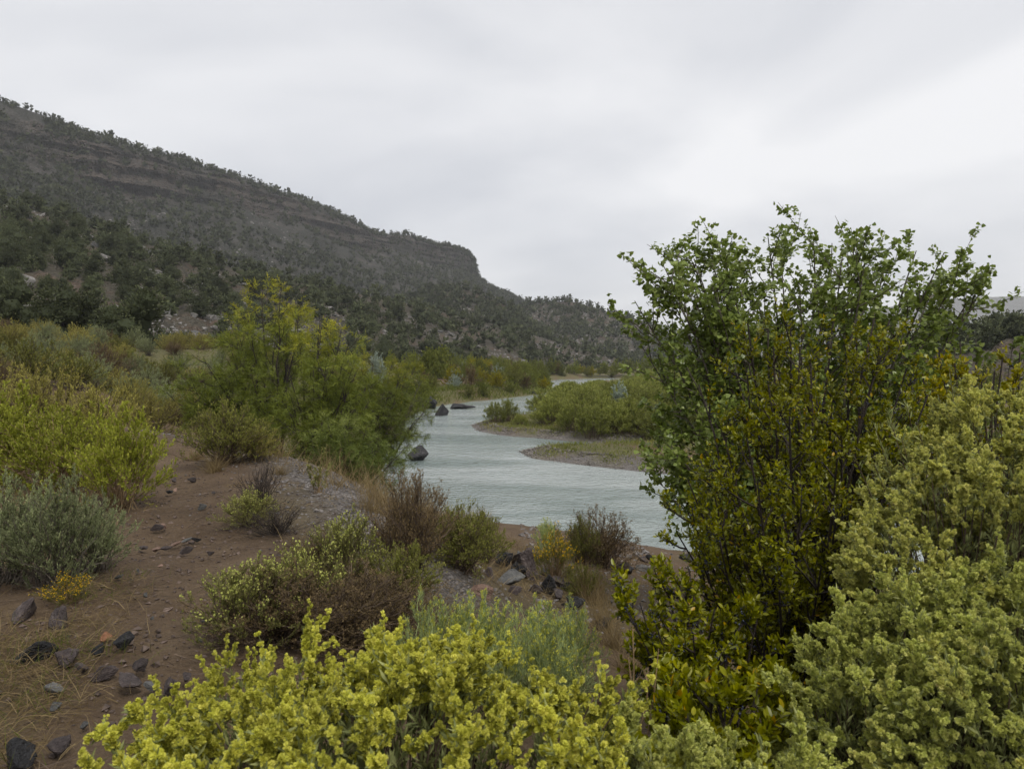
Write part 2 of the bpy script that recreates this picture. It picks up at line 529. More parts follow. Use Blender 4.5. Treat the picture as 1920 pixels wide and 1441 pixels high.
used = np.unique(q); remap = np.zeros(nx * ny, int); remap[used] = np.arange(len(used))
b_ = B(); b_.add(np.stack([x, y, z], -1)[used], remap[q])
tag(link('river', b_.mesh('river', water_material(), True)), 'grey-green rippled river winding between brushy banks', 'river', kind='structure')

# ------------------------------------------------------------------ hills
def interp_poly(P, s):
    P = np.asarray(P, float)
    t = np.linspace(0, 1, len(P))
    # smooth Catmull-Rom
    f = np.clip(s, 0, 1) * (len(P) - 1)
    i = np.clip(f.astype(int), 0, len(P) - 2); u = (f - i)[:, None]
    p0, p1, p2, p3 = P[np.maximum(i - 1, 0)], P[i], P[i + 1], P[np.minimum(i + 2, len(P) - 1)]
    return .5 * (2 * p1 + (p2 - p0) * u + (2 * p0 - 5 * p1 + 4 * p2 - p3) * u * u + (3 * p1 - p0 - 3 * p2 + p3) * u ** 3)

class Hill:
    def __init__(s, ridge, foot, nu, nv, prof, amp, scale, seed, back=80., cliff=None, ridge_amp=.15):
        S = np.linspace(0, 1, nu)
        R, Fo = interp_poly(ridge, S), interp_poly(foot, S)
        rows = []
        for bk, dr in ((1.0, .55), (.5, .25), (.2, .07)):        # far side of the crest
            q = R.copy(); q[:, 1] += back * bk; q[:, 2] -= back * dr; rows.append(q)
        T = np.linspace(0, 1, nv)
        for t in T:
            h, g = prof(t, S)                                      # h: share of height kept, g: share of the way out
            g = np.asarray(g)[..., None] if np.ndim(g) else g
            q = R + (Fo - R) * g
            q[:, 2] = Fo[:, 2] + (R[:, 2] - Fo[:, 2]) * h
            rows.append(q)
        G = np.array(rows)                                         # (rows, nu, 3)
        tt = np.concatenate([[-.1, -.06, -.03], T])
        env = np.clip(tt / .1, 0, 1)[:, None] * (1 - ridge_amp) + ridge_amp
        nz = fbm(G / scale, 5, seed, .55)
        gul = np.abs(fbm(np.stack([np.broadcast_to(S * (nu * .10), (len(tt), nu)), np.broadcast_to(tt[:, None] * 1.5, (len(tt), nu)), np.full((len(tt), nu), seed * .1)], -1), 4, seed + 5))
        G[..., 2] += amp * (nz + .9 * (gul - .35)) * env
        G[..., 1] += amp * .6 * fbm(G / scale + 9, 3, seed + 9) * env
        if cliff:                                                  # ledges and joints of the cliff band
            band = smooth(cliff[0] - .04, cliff[0], tt) * smooth(cliff[1] + .05, cliff[1], tt)
            led = fbm(np.stack([G[..., 0] / 90., G[..., 1] / 90., G[..., 2] / 4.5], -1), 3, 81)
            jnt = fbm(np.stack([G[..., 0] / 5., G[..., 1] / 40., G[..., 2] / 30.], -1), 3, 82)
            G[..., 1] += band[:, None] * (7. * led + 4.5 * jnt)
        s.G, s.tt, s.S, s.nv0 = G, tt, S, 3
    def mesh(s, name, mat):
        nr, nu = s.G.shape[:2]
        i = np.arange(nr - 1)[:, None] * nu + np.arange(nu - 1)[None]
        q = np.stack([i, i + nu, i + nu + 1, i + 1], -1).reshape(-1, 4)
        b = B(); b.add(s.G.reshape(-1, 3), q, np.repeat(np.clip(s.tt, 0, 1), nu))
        return b.mesh(name, mat, False)
    def at(s, u, t):
        """points on the slope: u along, t down (0 crest .. 1 foot)"""
        nr, nu = s.G.shape[:2]
        fu = np.clip(u, 0, .9999) * (nu - 1); ft = 3 + np.clip(t, 0, .9999) * (nr - 4)
        iu, it = fu.astype(int), ft.astype(int)
        a, c = (fu - iu)[:, None], (ft - it)[:, None]
        G = s.G
        return (G[it, iu] * (1 - a) + G[it, iu + 1] * a) * (1 - c) + (G[it + 1, iu] * (1 - a) + G[it + 1, iu + 1] * a) * c

def hillmat(name, stops, scale, bump, dist, strata=None):
    m, t, b, o = _mat(name)
    L = t.links.new; NN = t.nodes.new
    g = NN('ShaderNodeNewGeometry')
    def ramp(n, st):
        r = NN('ShaderNodeValToRGB'); e = r.color_ramp.elements
        while len(e) < len(st): e.new(.5)
        for q, (p, c) in zip(e, st): q.position = p; q.color = col4(c)
        L(n, r.inputs['Fac']); return r.outputs[0]
    n = NN('ShaderNodeTexNoise'); n.inputs['Scale'].default_value = scale; n.inputs['Detail'].default_value = 10; n.inputs['Roughness'].default_value = .68
    L(g.outputs['Position'], n.inputs['Vector'])
    c = ramp(n.outputs['Fac'], stops)
    v = NN('ShaderNodeTexVoronoi'); v.inputs['Scale'].default_value = scale * 12
    L(g.outputs['Position'], v.inputs['Vector'])
    if strata:
        a = NN('ShaderNodeAttribute'); a.attribute_name = 'tint'
        mp = NN('ShaderNodeMapping'); mp.inputs['Scale'].default_value = (.045, .045, .13)
        L(g.outputs['Position'], mp.inputs[0])
        ns = NN('ShaderNodeTexNoise'); ns.inputs['Scale'].default_value = 1.0; ns.inputs['Detail'].default_value = 9; ns.inputs['Roughness'].default_value = .7
        L(mp.outputs[0], ns.inputs['Vector'])
        cs = ramp(ns.outputs['Fac'], strata[1])
        md = NN('ShaderNodeAttribute'); md.attribute_name = 'rock'
        q = NN('ShaderNodeMix'); q.data_type = 'RGBA'
        L(md.outputs['Fac'], q.inputs[0]); L(c, q.inputs[6]); L(cs, q.inputs[7]); c = q.outputs[2]
    L(c, b.inputs['Base Color'])
    b.inputs['Roughness'].default_value = .95; b.inputs['Specular IOR Level'].default_value = .15
    bp = NN('ShaderNodeBump'); bp.inputs['Strength'].default_value = bump; bp.inputs['Distance'].default_value = dist
    ad = NN('ShaderNodeMath'); L(n.outputs['Fac'], ad.inputs[0]); L(v.outputs['Distance'], ad.inputs[1])
    L(ad.outputs[0], bp.inputs['Height']); L(bp.outputs[0], b.inputs['Normal'])
    return m

M_SLOPE = hillmat('stony_slope', [(.3, (.042, .038, .028)), (.5, (.090, .080, .061)), (.62, (.108, .077, .056)), (.74, (.19, .177, .157))], .16, .9, 1.2)
M_MESA = hillmat('mesa_slope', [(.3, (.020, .022, .016)), (.5, (.042, .041, .033)), (.72, (.095, .086, .075))], .05, .9, 3.0,
                 strata=(0, [(.32, (.024, .022, .020)), (.46, (.058, .048, .041)), (.55, (.110, .084, .068)), (.62, (.055, .047, .042)), (.74, (.14, .112, .094))]))

def prof_plain(t, S):
    return (1 - t) ** 1.15, t

near_ridge = ats([(-260, 300, 200), (-100, 345, 195), (0, 378, 195), (120, 412, 200), (300, 464, 215), (430, 498, 230), (560, 527, 250), (700, 556, 270), (850, 588, 300), (1000, 628, 330), (1100, 656, 350), (1230, 688, 380)])
near_foot = ats([(-260, 640, 58), (-100, 640, 60), (0, 640, 62), (120, 645, 64), (300, 652, 70), (430, 664, 82), (560, 680, 100), (700, 690, 125), (850, 692, 165), (1000, 693, 215), (1100, 694, 260), (1230, 694, 330)])
near_foot[:, 2] -= 3.0; near_foot[:, 1] -= 5.0
NEAR = Hill(near_ridge, near_foot, 240, 100, prof_plain, 1.8, 24., 4, back=70)
tag(link('hillside', NEAR.mesh('hillside', M_SLOPE)), 'stony hillside dotted with junipers left of the river', 'hill', kind='structure')

mesa_ridge = ats([(-300, 90, 430), (-150, 130, 470), (0, 186, 520), (100, 222, 545), (180, 254, 565), (330, 297, 610), (470, 339, 660), (600, 388, 720), (720, 436, 790), (800, 453, 840), (860, 466, 880), (886, 482, 900), (900, 520, 915), (940, 545, 930), (990, 568, 950), (1060, 590, 990), (1150, 625, 1040)])
mesa_foot = ats([(-300, 560, 230), (-150, 560, 235), (0, 565, 245), (100, 570, 255), (180, 575, 265), (330, 590, 290), (470, 600, 320), (600, 610, 360), (720, 620, 400), (800, 630, 440), (860, 640, 480), (890, 645, 520), (920, 650, 560), (960, 655, 600), (1010, 660, 660), (1080, 665, 740), (1170, 670, 830)])
def prof_mesa(t, S):
    # gentle cap, ledgy cliff band, long talus
    top = np.interp(S, [0, .30, .45, .62, .68, .75, 1], [.17, .20, .15, .03, .02, .3, .3])       # where the cliff starts
    cut = np.interp(S, [0, .12, .30, .45, .68, .74, .8, 1], [.10, .17, .20, .17, .20, .16, .05, .05])   # height lost in it
    a = 0.10
    t0, t1 = .20, .42
    dcap = top * .55
    h = np.where(t < t0, 1 - dcap * (t / t0) ** 1.2, np.where(t < t1, 1 - dcap - cut * (t - t0) / (t1 - t0), (1 - dcap - cut) * np.clip((1 - t) / (1 - t1), 0, 1) ** 1.12))
    g = np.where(t < t0, top * .5 * t / t0, np.where(t < t1, top * .5 + .03 * (t - t0) / (t1 - t0), top * .5 + .03 + (1 - top * .5 - .03) * (t - t1) / (1 - t1)))
    return h, g
MESA = Hill(mesa_ridge, mesa_foot, 360, 125, prof_mesa, 5.0, 60., 12, back=200, ridge_amp=.2, cliff=(.20, .42))
me = MESA.mesh('mesa', M_MESA)
tt = np.repeat(MESA.tt, len(MESA.S)); SS = np.tile(MESA.S, len(MESA.tt))
PP = MESA.G.reshape(-1, 3)
rock = smooth(.13, .22, tt) * smooth(.47, .40, tt)
rock = np.clip(rock * smooth(-.55, .1, fbm(PP / 55., 4, 44) + .35 * np.sin(SS * 30)), 0, 1) * np.interp(SS, [0, .08, .2, .5, .75, .8], [.2, .45, .65, .45, .6, 0])
a = me.attributes.new('rock', 'FLOAT', 'POINT'); a.data.foreach_set('value', rock.astype(np.float32))
tag(link('mesa', me), 'long juniper-covered mesa with a reddish cliff band below its rim', 'mesa', kind='structure')

mid_ridge = ats([(700, 600, 480), (760, 565, 470), (800, 549, 465), (850, 540, 460), (905, 552, 455), (960, 580, 450), (1010, 618, 445), (1060, 660, 440)])
mid_foot = ats([(690, 640, 380), (750, 640, 375), (800, 650, 370), (850, 655, 370), (905, 660, 370), (960, 670, 375), (1010, 680, 380), (1060, 690, 390)])
MID = Hill(mid_ridge, mid_foot, 120, 60, prof_plain, 2.2, 30., 23, back=90)
tag(link('hill', MID.mesh('hill', M_SLOPE)), 'rounded juniper hill in front of the mesa end', 'hill', kind='structure')

far_ridge_ = ats([(900, 610, 640), (960, 583, 630), (1000, 569, 620), (1060, 565, 610), (1100, 572, 600), (1150, 588, 590), (1210, 603, 580), (1280, 640, 570), (1340, 668, 560)])
far_foot_ = ats([(900, 670, 470), (960, 672, 460), (1000, 676, 450), (1060, 680, 440), (1100, 684, 430), (1150, 687, 425), (1210, 690, 420), (1280, 690, 420), (1340, 692, 420)])
FARH = Hill(far_ridge_, far_foot_, 150, 70, prof_plain, 2.5, 36., 31, back=110)
tag(link('hill', FARH.mesh('hill', M_SLOPE)), 'low scrubby hill beyond the far river bend', 'hill', kind='structure')

rr = ats([(1600, 690, 120), (1680, 668, 118), (1740, 642, 115), (1800, 632, 112), (1860, 625, 108), (1920, 615, 105), (2050, 590, 100), (2200, 580, 100)])
rf = ats([(1560, 720, 92), (1640, 716, 90), (1700, 712, 88), (1760, 712, 84), (1820, 712, 80), (1900, 712, 78), (2050, 712, 74), (2200, 712, 70)])
RIGHT = Hill(rr, rf, 90, 50, prof_plain, .8, 12., 41, back=40)
tag(link('hillside', RIGHT.mesh('hillside', M_SLOPE)), 'reddish stony slope below the dark junipers at the far right', 'hill', kind='structure')

fr = ats([(1000, 640, 3300), (1200, 622, 3300), (1420, 612, 3300), (1600, 585, 3300), (1740, 562, 3300), (1840, 557, 3300), (1900, 555, 3300), (2000, 556, 3300), (2200, 580, 3300), (2500, 620, 3300)])
ff = fr.copy(); ff[:, 1] = 2500; ff[:, 2] = -5; ff[:, 0] *= 2500 / 3300
FAR = Hill(fr, ff, 140, 30, prof_plain, 15, 300., 51, back=450, ridge_amp=.25)
tag(link('distant_ridge', FAR.mesh('distant_ridge', M_MESA)), 'pale blue-grey ridge fading in the rain behind the cottonwood', 'ridge', kind='structure')

# ------------------------------------------------------------------ growth helpers
UP = np.array([0, 0, 1.0])
def bez(P0, P1, P2, k):
    t = np.linspace(0, 1, k)[None, :, None]
    return (1 - t) ** 2 * P0[:, None] + 2 * t * (1 - t) * P1[:, None] + t * t * P2[:, None]

def grow(rng, P, D, L, k, up=0.0, wob=0.15):
    n = len(P); out_ = np.empty((n, k, 3)); out_[:, 0] = P
    D = nrm(D); st = np.broadcast_to(np.asarray(L), (n,))[:, None] / (k - 1)
    for j in range(1, k):
        D = nrm(D + up * UP / (k - 1) + rng.normal(size=(n, 3)) * wob)
        out_[:, j] = out_[:, j - 1] + D * st
    return out_

def sample(paths, idx, t):
    k = paths.shape[1]; f = np.clip(t, 0, .999) * (k - 1); i = f.astype(int); a = (f - i)[:, None]
    p, q = paths[idx, i], paths[idx, i + 1]
    return p * (1 - a) + q * a, nrm(q - p)

def perp(rng, T):
    r = rng.normal(size=T.shape); r -= (r * T).sum(-1, keepdims=True) * T
    return nrm(r)

def side(rng, paths, n_per, t0, t1, L, ang, k=4, up=.2, wob=.12, taper=.5):
    n = len(paths); idx = np.repeat(np.arange(n), n_per)
    t = rng.uniform(t0, t1, len(idx))
    P, T = sample(paths, idx, t)
    a = rng.uniform(.6, 1.3, len(idx))[:, None] * ang
    D = T * np.cos(a) + perp(rng, T) * np.sin(a)
    Lr = (L[idx] if np.ndim(L) else L) * (1 - taper * (t - t0) / max(t1 - t0, 1e-6)) * rng.uniform(.55, 1.15, len(idx))
    return grow(rng, P, D, Lr, k, up, wob), idx

def leaves_on(rng, b, paths, n_per, t0, t1, tmpl, L, W, ang=.8, mi=0, tint=None, up=.25, cup=.25, jit=0.0, droop=0.0):
    n = len(paths); idx = np.repeat(np.arange(n), n_per)
    if n == 0: return
    t = rng.uniform(t0, t1, len(idx))
    P, T = sample(paths, idx, t)
    a = rng.uniform(.5, 1.4, len(idx))[:, None] * ang
    D = nrm(T * np.cos(a) + perp(rng, T) * np.sin(a) + up * UP - droop * UP)
    P = P + rng.normal(size=P.shape) * jit
    S = perp(rng, D); S[:, 2] *= .5; S = nrm(S - (S * D).sum(-1, keepdims=True) * D)
    Nn = np.cross(D, S)
    s = rng.uniform(.65, 1.25, len(idx))[:, None]
    tn = rng.beta(2, 2, len(idx)) if tint is None else tint(rng, idx, t)
    b.inst(tmpl, P, D * L * s, S * W * s, Nn * L * cup * s, tn, mi)

OVAL = (np.array([(0, 0, 0), (.28, .46, .14), (.68, .44, .12), (1, 0, 0), (.68, -.44, .12), (.28, -.46, .14)], float), [np.array([(0, 3, 2, 1), (0, 5, 4, 3)])])
DELTA = (np.array([(0, 0, 0), (.18, .52, .1), (.58, .36, .06), (1, 0, -.1), (.58, -.36, .06), (.18, -.52, .1)], float), [np.array([(0, 3, 2, 1), (0, 5, 4, 3)])])
STRIP = (np.array([(0, 0, 0), (.5, .5, .12), (1, 0, 0), (.5, -.5, .12)], float), [np.array([(0, 3, 2, 1)])])
def _bract():
    V, Fq = [], []
    for a in (0.3, 2.4, 4.4):
        c, s = math.cos(a), math.sin(a)
        n0 = len(V)
        for (r, zz, w_) in ((.05, -.1, 0), (.5, .1, .42), (.55, .75, .38), (.1, .95, 0)):
            V.append((zz, c * r + -s * w_, s * r + c * w_))
        V.append((.35, c * .65 + s * .3, s * .65 - c * .3)) 
        Fq.append((n0, n0 + 1, n0 + 2, n0 + 3)); Fq.append((n0, n0 + 3, n0 + 4, n0))
    Q = [q for q in Fq if len(set(q)) == 4]; T = [q[:3] for q in Fq if len(set(q)) == 3]
    return np.array(V, float), [np.array(Q), np.array(T)]
BRACT = _bract()
def _ico():
    p = (1 + 5 ** .5) / 2
    V = np.array([(-1, p, 0), (1, p, 0), (-1, -p, 0), (1, -p, 0), (0, -1, p), (0, 1, p), (0, -1, -p), (0, 1, -p), (p, 0, -1), (p, 0, 1), (-p, 0, -1), (-p, 0, 1)], float)
    Fc = np.array([(0, 11, 5), (0, 5, 1), (0, 1, 7), (0, 7, 10), (0, 10, 11), (1, 5, 9), (5, 11, 4), (11, 10, 2), (10, 7, 6), (7, 1, 8), (3, 9, 4), (3, 4, 2), (3, 2, 6), (3, 6, 8), (3, 8, 9), (4, 9, 5), (2, 4, 11), (6, 2, 10), (8, 6, 7), (9, 8, 1)])
    return nrm(V), [Fc]
ICO = _ico()
OCTA = (np.array([(1, 0, 0), (-1, 0, 0), (0, 1, 0), (0, -1, 0), (0, 0, 1), (0, 0, -1)], float), [np.array([(0, 2, 4), (2, 1, 4), (1, 3, 4), (3, 0, 4), (2, 0, 5), (1, 2, 5), (3, 1, 5), (0, 3, 5)])])

# ------------------------------------------------------------------ plant colours
def G3(a, b, c): return [(0.0, a), (.5, b), (1.0, c)]
M_BARK_DARK = noisemat('dark_bark', [(.3, (.016, .012, .010)), (.7, (.055, .042, .034))], 30, rough=.85, bump=.5)
M_BARK_GREY = noisemat('grey_bark', [(.3, (.05, .042, .033)), (.7, (.14, .12, .095))], 25, rough=.85, bump=.5)
M_TWIG_TAN = noisemat('tan_twig', [(.3, (.13, .085, .045)), (.7, (.26, .18, .10))], 20, rough=.8, bump=.1)
M_TWIG_BROWN = noisemat('brown_twig', [(.3, (.045, .032, .023)), (.7, (.125, .088, .060))], 20, rough=.85, bump=.1)
M_COTTON = leafmat('cottonwood_leaf', G3((.105, .142, .036), (.190, .238, .066), (.33, .375, .14)), .38, .4, .5)
M_PRIVET = leafmat('privet_leaf', [(0, (.105, .120, .014)), (.45, (.225, .235, .022)), (.85, (.37, .34, .032)), (1, (.46, .29, .02))], .32, .4, .4)
M_PRIVET_GOLD = leafmat('golden_privet_leaf', [(0, (.14, .15, .016)), (.5, (.30, .28, .022)), (1, (.50, .37, .03))], .32, .4, .4)
M_BERRY = leafmat('blue_black_berry', G3((.012, .014, .024), (.022, .027, .045), (.05, .06, .09)), 0, .45, .5)
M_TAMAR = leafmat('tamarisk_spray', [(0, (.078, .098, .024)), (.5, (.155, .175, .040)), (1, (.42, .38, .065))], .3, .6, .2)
M_TAMLOW = leafmat('young_tamarisk_spray', G3((.095, .125, .036), (.16, .19, .056), (.25, .275, .088)), .3, .6, .2)
M_BRACT_Y = leafmat('yellow_bract', [(0, (.34, .355, .085)), (.5, (.56, .55, .14)), (1, (.74, .70, .24))], .35, .6, .2, .16)
M_BRACT_G = leafmat('green_bract', [(0, (.30, .34, .11)), (.5, (.50, .52, .18)), (1, (.68, .66, .28))], .35, .6, .2, .18)
M_BRACT_T = leafmat('tan_bract', [(0, (.34, .36, .115)), (.5, (.56, .56, .20)), (.9, (.71, .67, .30)), (1, (.70, .58, .36))], .35, .6, .2, .18)
M_SALTLEAF = leafmat('saltbush_leaf', G3((.14, .16, .070), (.23, .25, .11), (.34, .35, .16)), .25, .6, .25)
M_SALTOLIVE = leafmat('olive_saltbush_leaf', G3((0.101, 0.106, 0.040), (0.177, 0.177, 0.066), (0.273, 0.258, 0.101)), .25, .6, .25)
M_SAGE = leafmat('sage_leaf', G3((0.122, 0.144, 0.073), (0.207, 0.232, 0.122), (0.317, 0.329, 0.183)), .2, .7, .15)
M_LIME = leafmat('lime_leaf', G3((.125, .150, .030), (.225, .245, .052), (.37, .37, .095)), .3, .6, .2)
M_PALEY = leafmat('pale_yellow_leaf', G3((.15, .145, .048), (.27, .25, .085), (.40, .35, .13)), .25, .7, .15)
M_OLIVE = leafmat('olive_leaf', G3((0.086, 0.098, 0.029), (0.155, 0.161, 0.048), (0.241, 0.230, 0.081)), .25, .7, .15)
M_RABBIT = leafmat('rabbitbrush_leaf', G3((0.193, 0.241, 0.118), (0.296, 0.352, 0.173), (0.414, 0.456, 0.221)), .25, .65, .2)
M_RTIP = leafmat('rabbitbrush_tip', G3((.32, .34, .08), (.46, .46, .11), (.60, .56, .17)), .3, .6, .2)
M_FLOWER = leafmat('yellow_flower', G3((.45, .26, .012), (.60, .36, .015), (.72, .48, .03)), .2, .6, .2)
M_BROWNLEAF = leafmat('brown_leaf', G3((.070, .052, .030), (.130, .098, .056), (.20, .15, .085)), .2, .8, .1)
M_DRY = leafmat('dry_grass', G3((.13, .095, .052), (.23, .175, .098), (.36, .285, .165)), .25, .7, .2)
M_GREENGRASS = leafmat('green_grass', G3((.055, .075, .016), (.10, .12, .028), (.16, .165, .045)), .3, .6, .2)
M_WILLOW = leafmat('willow_leaf', G3((.10, .125, .030), (.185, .205, .060), (.31, .305, .11)), .3, .6, .2, .28)
M_SILVER = leafmat('silver_leaf', G3((.15, .185, .15), (.24, .28, .23), (.33, .36, .30)), .15, .6, .3)
M_BANK = leafmat('bank_leaf', G3((0.072, 0.094, 0.026), (0.145, 0.167, 0.041), (0.246, 0.239, 0.065)), .25, .65, .2, .38)
M_BANKY = leafmat('bank_yellow_leaf', G3((0.143, 0.137, 0.021), (0.260, 0.240, 0.031), (0.416, 0.338, 0.046)), .3, .65, .2, .2)
M_JUNI = leafmat('juniper_green', G3((0.033, 0.039, 0.021), (0.065, 0.074, 0.039), (0.112, 0.120, 0.065)), .1, .8, .12, .35)

# ------------------------------------------------------------------ plants
def dome(rng, n, R, H, lo=.2, lop=0.3, zmin=.05):
    """tip targets that fill an uneven dome"""
    th = rng.uniform(0, 2 * math.pi, n); rr = np.sqrt(rng.uniform(0, 1, n))
    lob = 1 + lop * np.sin(th * 2 + rng.uniform(0, 6)) * .5 + lop * np.sin(th * 5 + rng.uniform(0, 6)) * .4
    z = H * np.sqrt(np.clip(1 - rr ** 2, 0, 1)) * rng.uniform(lo + .55, 1.06, n) * (1 + lop * .3 * np.sin(th * 3 + rr * 6)) + zmin
    r = rr * R * lob
    return np.stack([r * np.cos(th), r * np.sin(th), z], -1)

def bush(seed, R, H, stems, sides, leaves, leaf, lmat, smat, tmpl=STRIP, side_len=.22, up=.5, ang=.65, bare=.35, stem_r=.006, tip=None, lang=.7, sub=0, name='foliage', cup=.25, lop=.3, mid=.55, tints=None):
    """stems from one root crown to the tips of a dome, side twigs, then leaves"""
    rng = np.random.default_rng(seed)
    tips = dome(rng, stems, R, H, lop=lop)
    P0 = rng.normal(size=(stems, 3)) * np.array([R * .10, R * .10, 0]); P0[:, 2] = -.03
    Pm = P0 + (tips - P0) * mid * .7; Pm[:, 2] = tips[:, 2] * mid + rng.normal(size=stems) * H * .06
    Pm[:, :2] += rng.normal(size=(stems, 2)) * R * .1
    st = bez(P0, Pm, tips, 7)
    st[:, 1:] += rng.normal(size=(stems, 6, 3)) * R * .02
    bw, bl = B(), B()
    bw.tubes(st, np.linspace(1, .3, 7)[None] * stem_r * rng.uniform(.6, 1.4, (stems, 1)), 3, rng.random(stems))
    tw, idx = side(rng, st, sides, bare, .97, side_len, ang, 4, up)
    bw.ribbons(tw, stem_r * .8, rng.random(len(tw)), rng=rng)
    src = tw
    if sub:
        tw2, _ = side(rng, tw, sub, .2, .95, side_len * .5, ang, 3, up)
        bw.ribbons(tw2, stem_r * .5, rng.random(len(tw2)), rng=rng)
        src = np.concatenate([tw2]); 
    if leaves:
        zt = lambda rng, idx, t: np.clip(rng.beta(2, 2, len(idx)) * .75 + .25 * t, 0, 1)
        leaves_on(rng, bl, src, leaves, .1, 1.0, tmpl, leaf[0], leaf[1], lang, 0, zt, cup=cup)
        leaves_on(rng, bl, st, leaves, .7, 1.0, tmpl, leaf[0], leaf[1], lang, 0, zt, cup=cup)
    parts = [('stems', bw.mesh('stems', smat))]
    if leaves:
        parts.append((name, bl.mesh(name, lmat)))
    if tip:
        tmat, tl, tw_, tn, tt_ = tip
        bt = B()
        ends = np.concatenate([st[:, -1], tw[:, -1]]); d = np.concatenate([nrm(st[:, -1] - st[:, -2]), nrm(tw[:, -1] - tw[:, -2])])
        keep = ends[:, 2] > H * .45
        ends, d = ends[keep], d[keep]
        pth = grow(rng, ends, d + UP * .3, tl * 2.0, 3, .3)
        leaves_on(rng, bt, pth, tn, 0, 1, tt_, tl, tw_, .9, jit=tl * .35)
        parts.append(('flowers', bt.mesh('flowers', tmat)))
    return parts

def tuft(seed, n, L, spread, width, mat, lean=.5, droop=-.6, k=4, base=.05):
    rng = np.random.default_rng(seed)
    P = rng.normal(size=(n, 3)) * np.array([base, base, 0]); P[:, 2] = -.01
    D = nrm(rng.normal(size=(n, 3)) * np.array([spread, spread, .15]) + UP * 1.0)
    p = grow(rng, P, D, L * rng.uniform(.45, 1.1, n), k, droop, .10)
    p[..., 2] = np.maximum(p[..., 2], .004)
    b = B(); b.ribbons(p, width * rng.uniform(.6, 1.3, n), rng.beta(2, 2, n), rng=rng)
    return [('blades', b.mesh('blades', mat))]

def skeleton(rng, base, tips, k=9, sag=.35, wob=.05, mid_h=.45):
    """main limbs: from the root to each tip, sharing the way low down"""
    n = len(tips)
    P0 = np.repeat(base[None], n, 0) + rng.normal(size=(n, 3)) * np.array([.06, .06, 0])
    P1 = P0 * .55 + tips * .45
    P1[:, 2] = P0[:, 2] + (tips[:, 2] - P0[:, 2]) * mid_h
    P1[:, :2] = P0[:, :2] + (tips[:, :2] - P0[:, :2]) * sag
    st = bez(P0, P1, tips, k)
    L = np.linalg.norm(tips - P0, axis=1)[:, None, None]
    e = np.sin(np.linspace(0, math.pi, k))[None, :, None]
    st += rng.normal(size=st.shape) * wob * .25 * L * e
    return st

# ------------------------------------------------------------------ junipers on the slopes
def juniper(seed, H, R, nclump, nleaf, leaf, trunk=True, conic=.35, inner=True):
    rng = np.random.default_rng(seed)
    bc, bt = B(), B()
    # clumps over an uneven ellipsoid
    th = rng.uniform(0, 2 * math.pi, nclump); zz = rng.uniform(.08, 1, nclump)
    prof = np.sqrt(np.clip(1 - (np.abs(zz - .38) / .64) ** 2, .02, 1)) * (1 - conic * zz)
    rr = R * prof * rng.uniform(.55, 1.05, nclump) * (1 + .25 * np.sin(th * 3 + seed))
    Cc = np.stack([rr * np.cos(th), rr * np.sin(th), H * zz], -1)
    idx = np.repeat(np.arange(nclump), nleaf)
    o = nrm(rng.normal(size=(len(idx), 3)))
    P = Cc[idx] + o * R * rng.uniform(.10, .34, (len(idx), 1))
    P[:, 2] = np.maximum(P[:, 2], .05 * H)
    out_ = nrm(np.concatenate([P[:, :2], np.full((len(P), 1), R * .3)], 1))
    D = nrm(o * .8 + out_ * .5 + UP * .35)
    S = perp(rng, D); Nn = np.cross(D, S)
    s = rng.uniform(.6, 1.4, len(idx))[:, None] * leaf
    tn = np.clip(rng.beta(2, 2, len(idx)) * .8 + .2 * rng.random(nclump)[idx], 0, 1)
    bc.inst(STRIP, P, D * s * 1.3, S * s * .8, Nn * s * .4, tn)
    if inner:
        V, Fc = ICO
        n = max(5, nclump // 3)
        q = Cc[:n] * np.array([.72, .72, .92]); e = np.eye(3)[None].repeat(n, 0) * R * .30
        bc.inst(ICO, q, e[:, 0], e[:, 1], e[:, 2] * 1.1, np.full(n, .05))
    if trunk:
        k = 3
        tips = Cc[:k] * .8
        st = skeleton(rng, np.array([0, 0, -.3]), tips, 5)
        bt.tubes(st, np.linspace(1, .3, 5)[None] * R * .07, 5)
    return bc, bt

JUN_BIG = []
for s_ in range(5):
    bc, bt = juniper(100 + s_, 1.0, .52 + .07 * (s_ % 3), 46, 84, .036, conic=(.25, .45, .3, .55, .2)[s_])
    JUN_BIG.append([('trunk', bt.mesh('trunk', M_BARK_DARK)), ('crown', bc.mesh('crown', M_JUNI))])
JUN_MID = []
for s_ in range(6):
    bc, _ = juniper(130 + s_, 1.0, .50 + .08 * (s_ % 3), 26, 16, .10, trunk=False)
    JUN_MID.append(bc)
JUN_MID_P = [[('trunk', JUN_BIG[i % 5][0][1]), ('crown', b.mesh('crown', M_JUNI))] for i, b in enumerate(JUN_MID)]
JUN_LOW = []
for s_ in range(6):
    bc, _ = juniper(160 + s_, 1.0, .55 + .08 * (s_ % 3), 7, 2, .36, trunk=False, inner=False)
    e_ = np.eye(3) * .36; bc.inst(OCTA, np.array([[.0, .06, .5]]), e_[0:1], e_[1:2], e_[2:3] * 1.2, .1)
    JUN_LOW.append(bc)

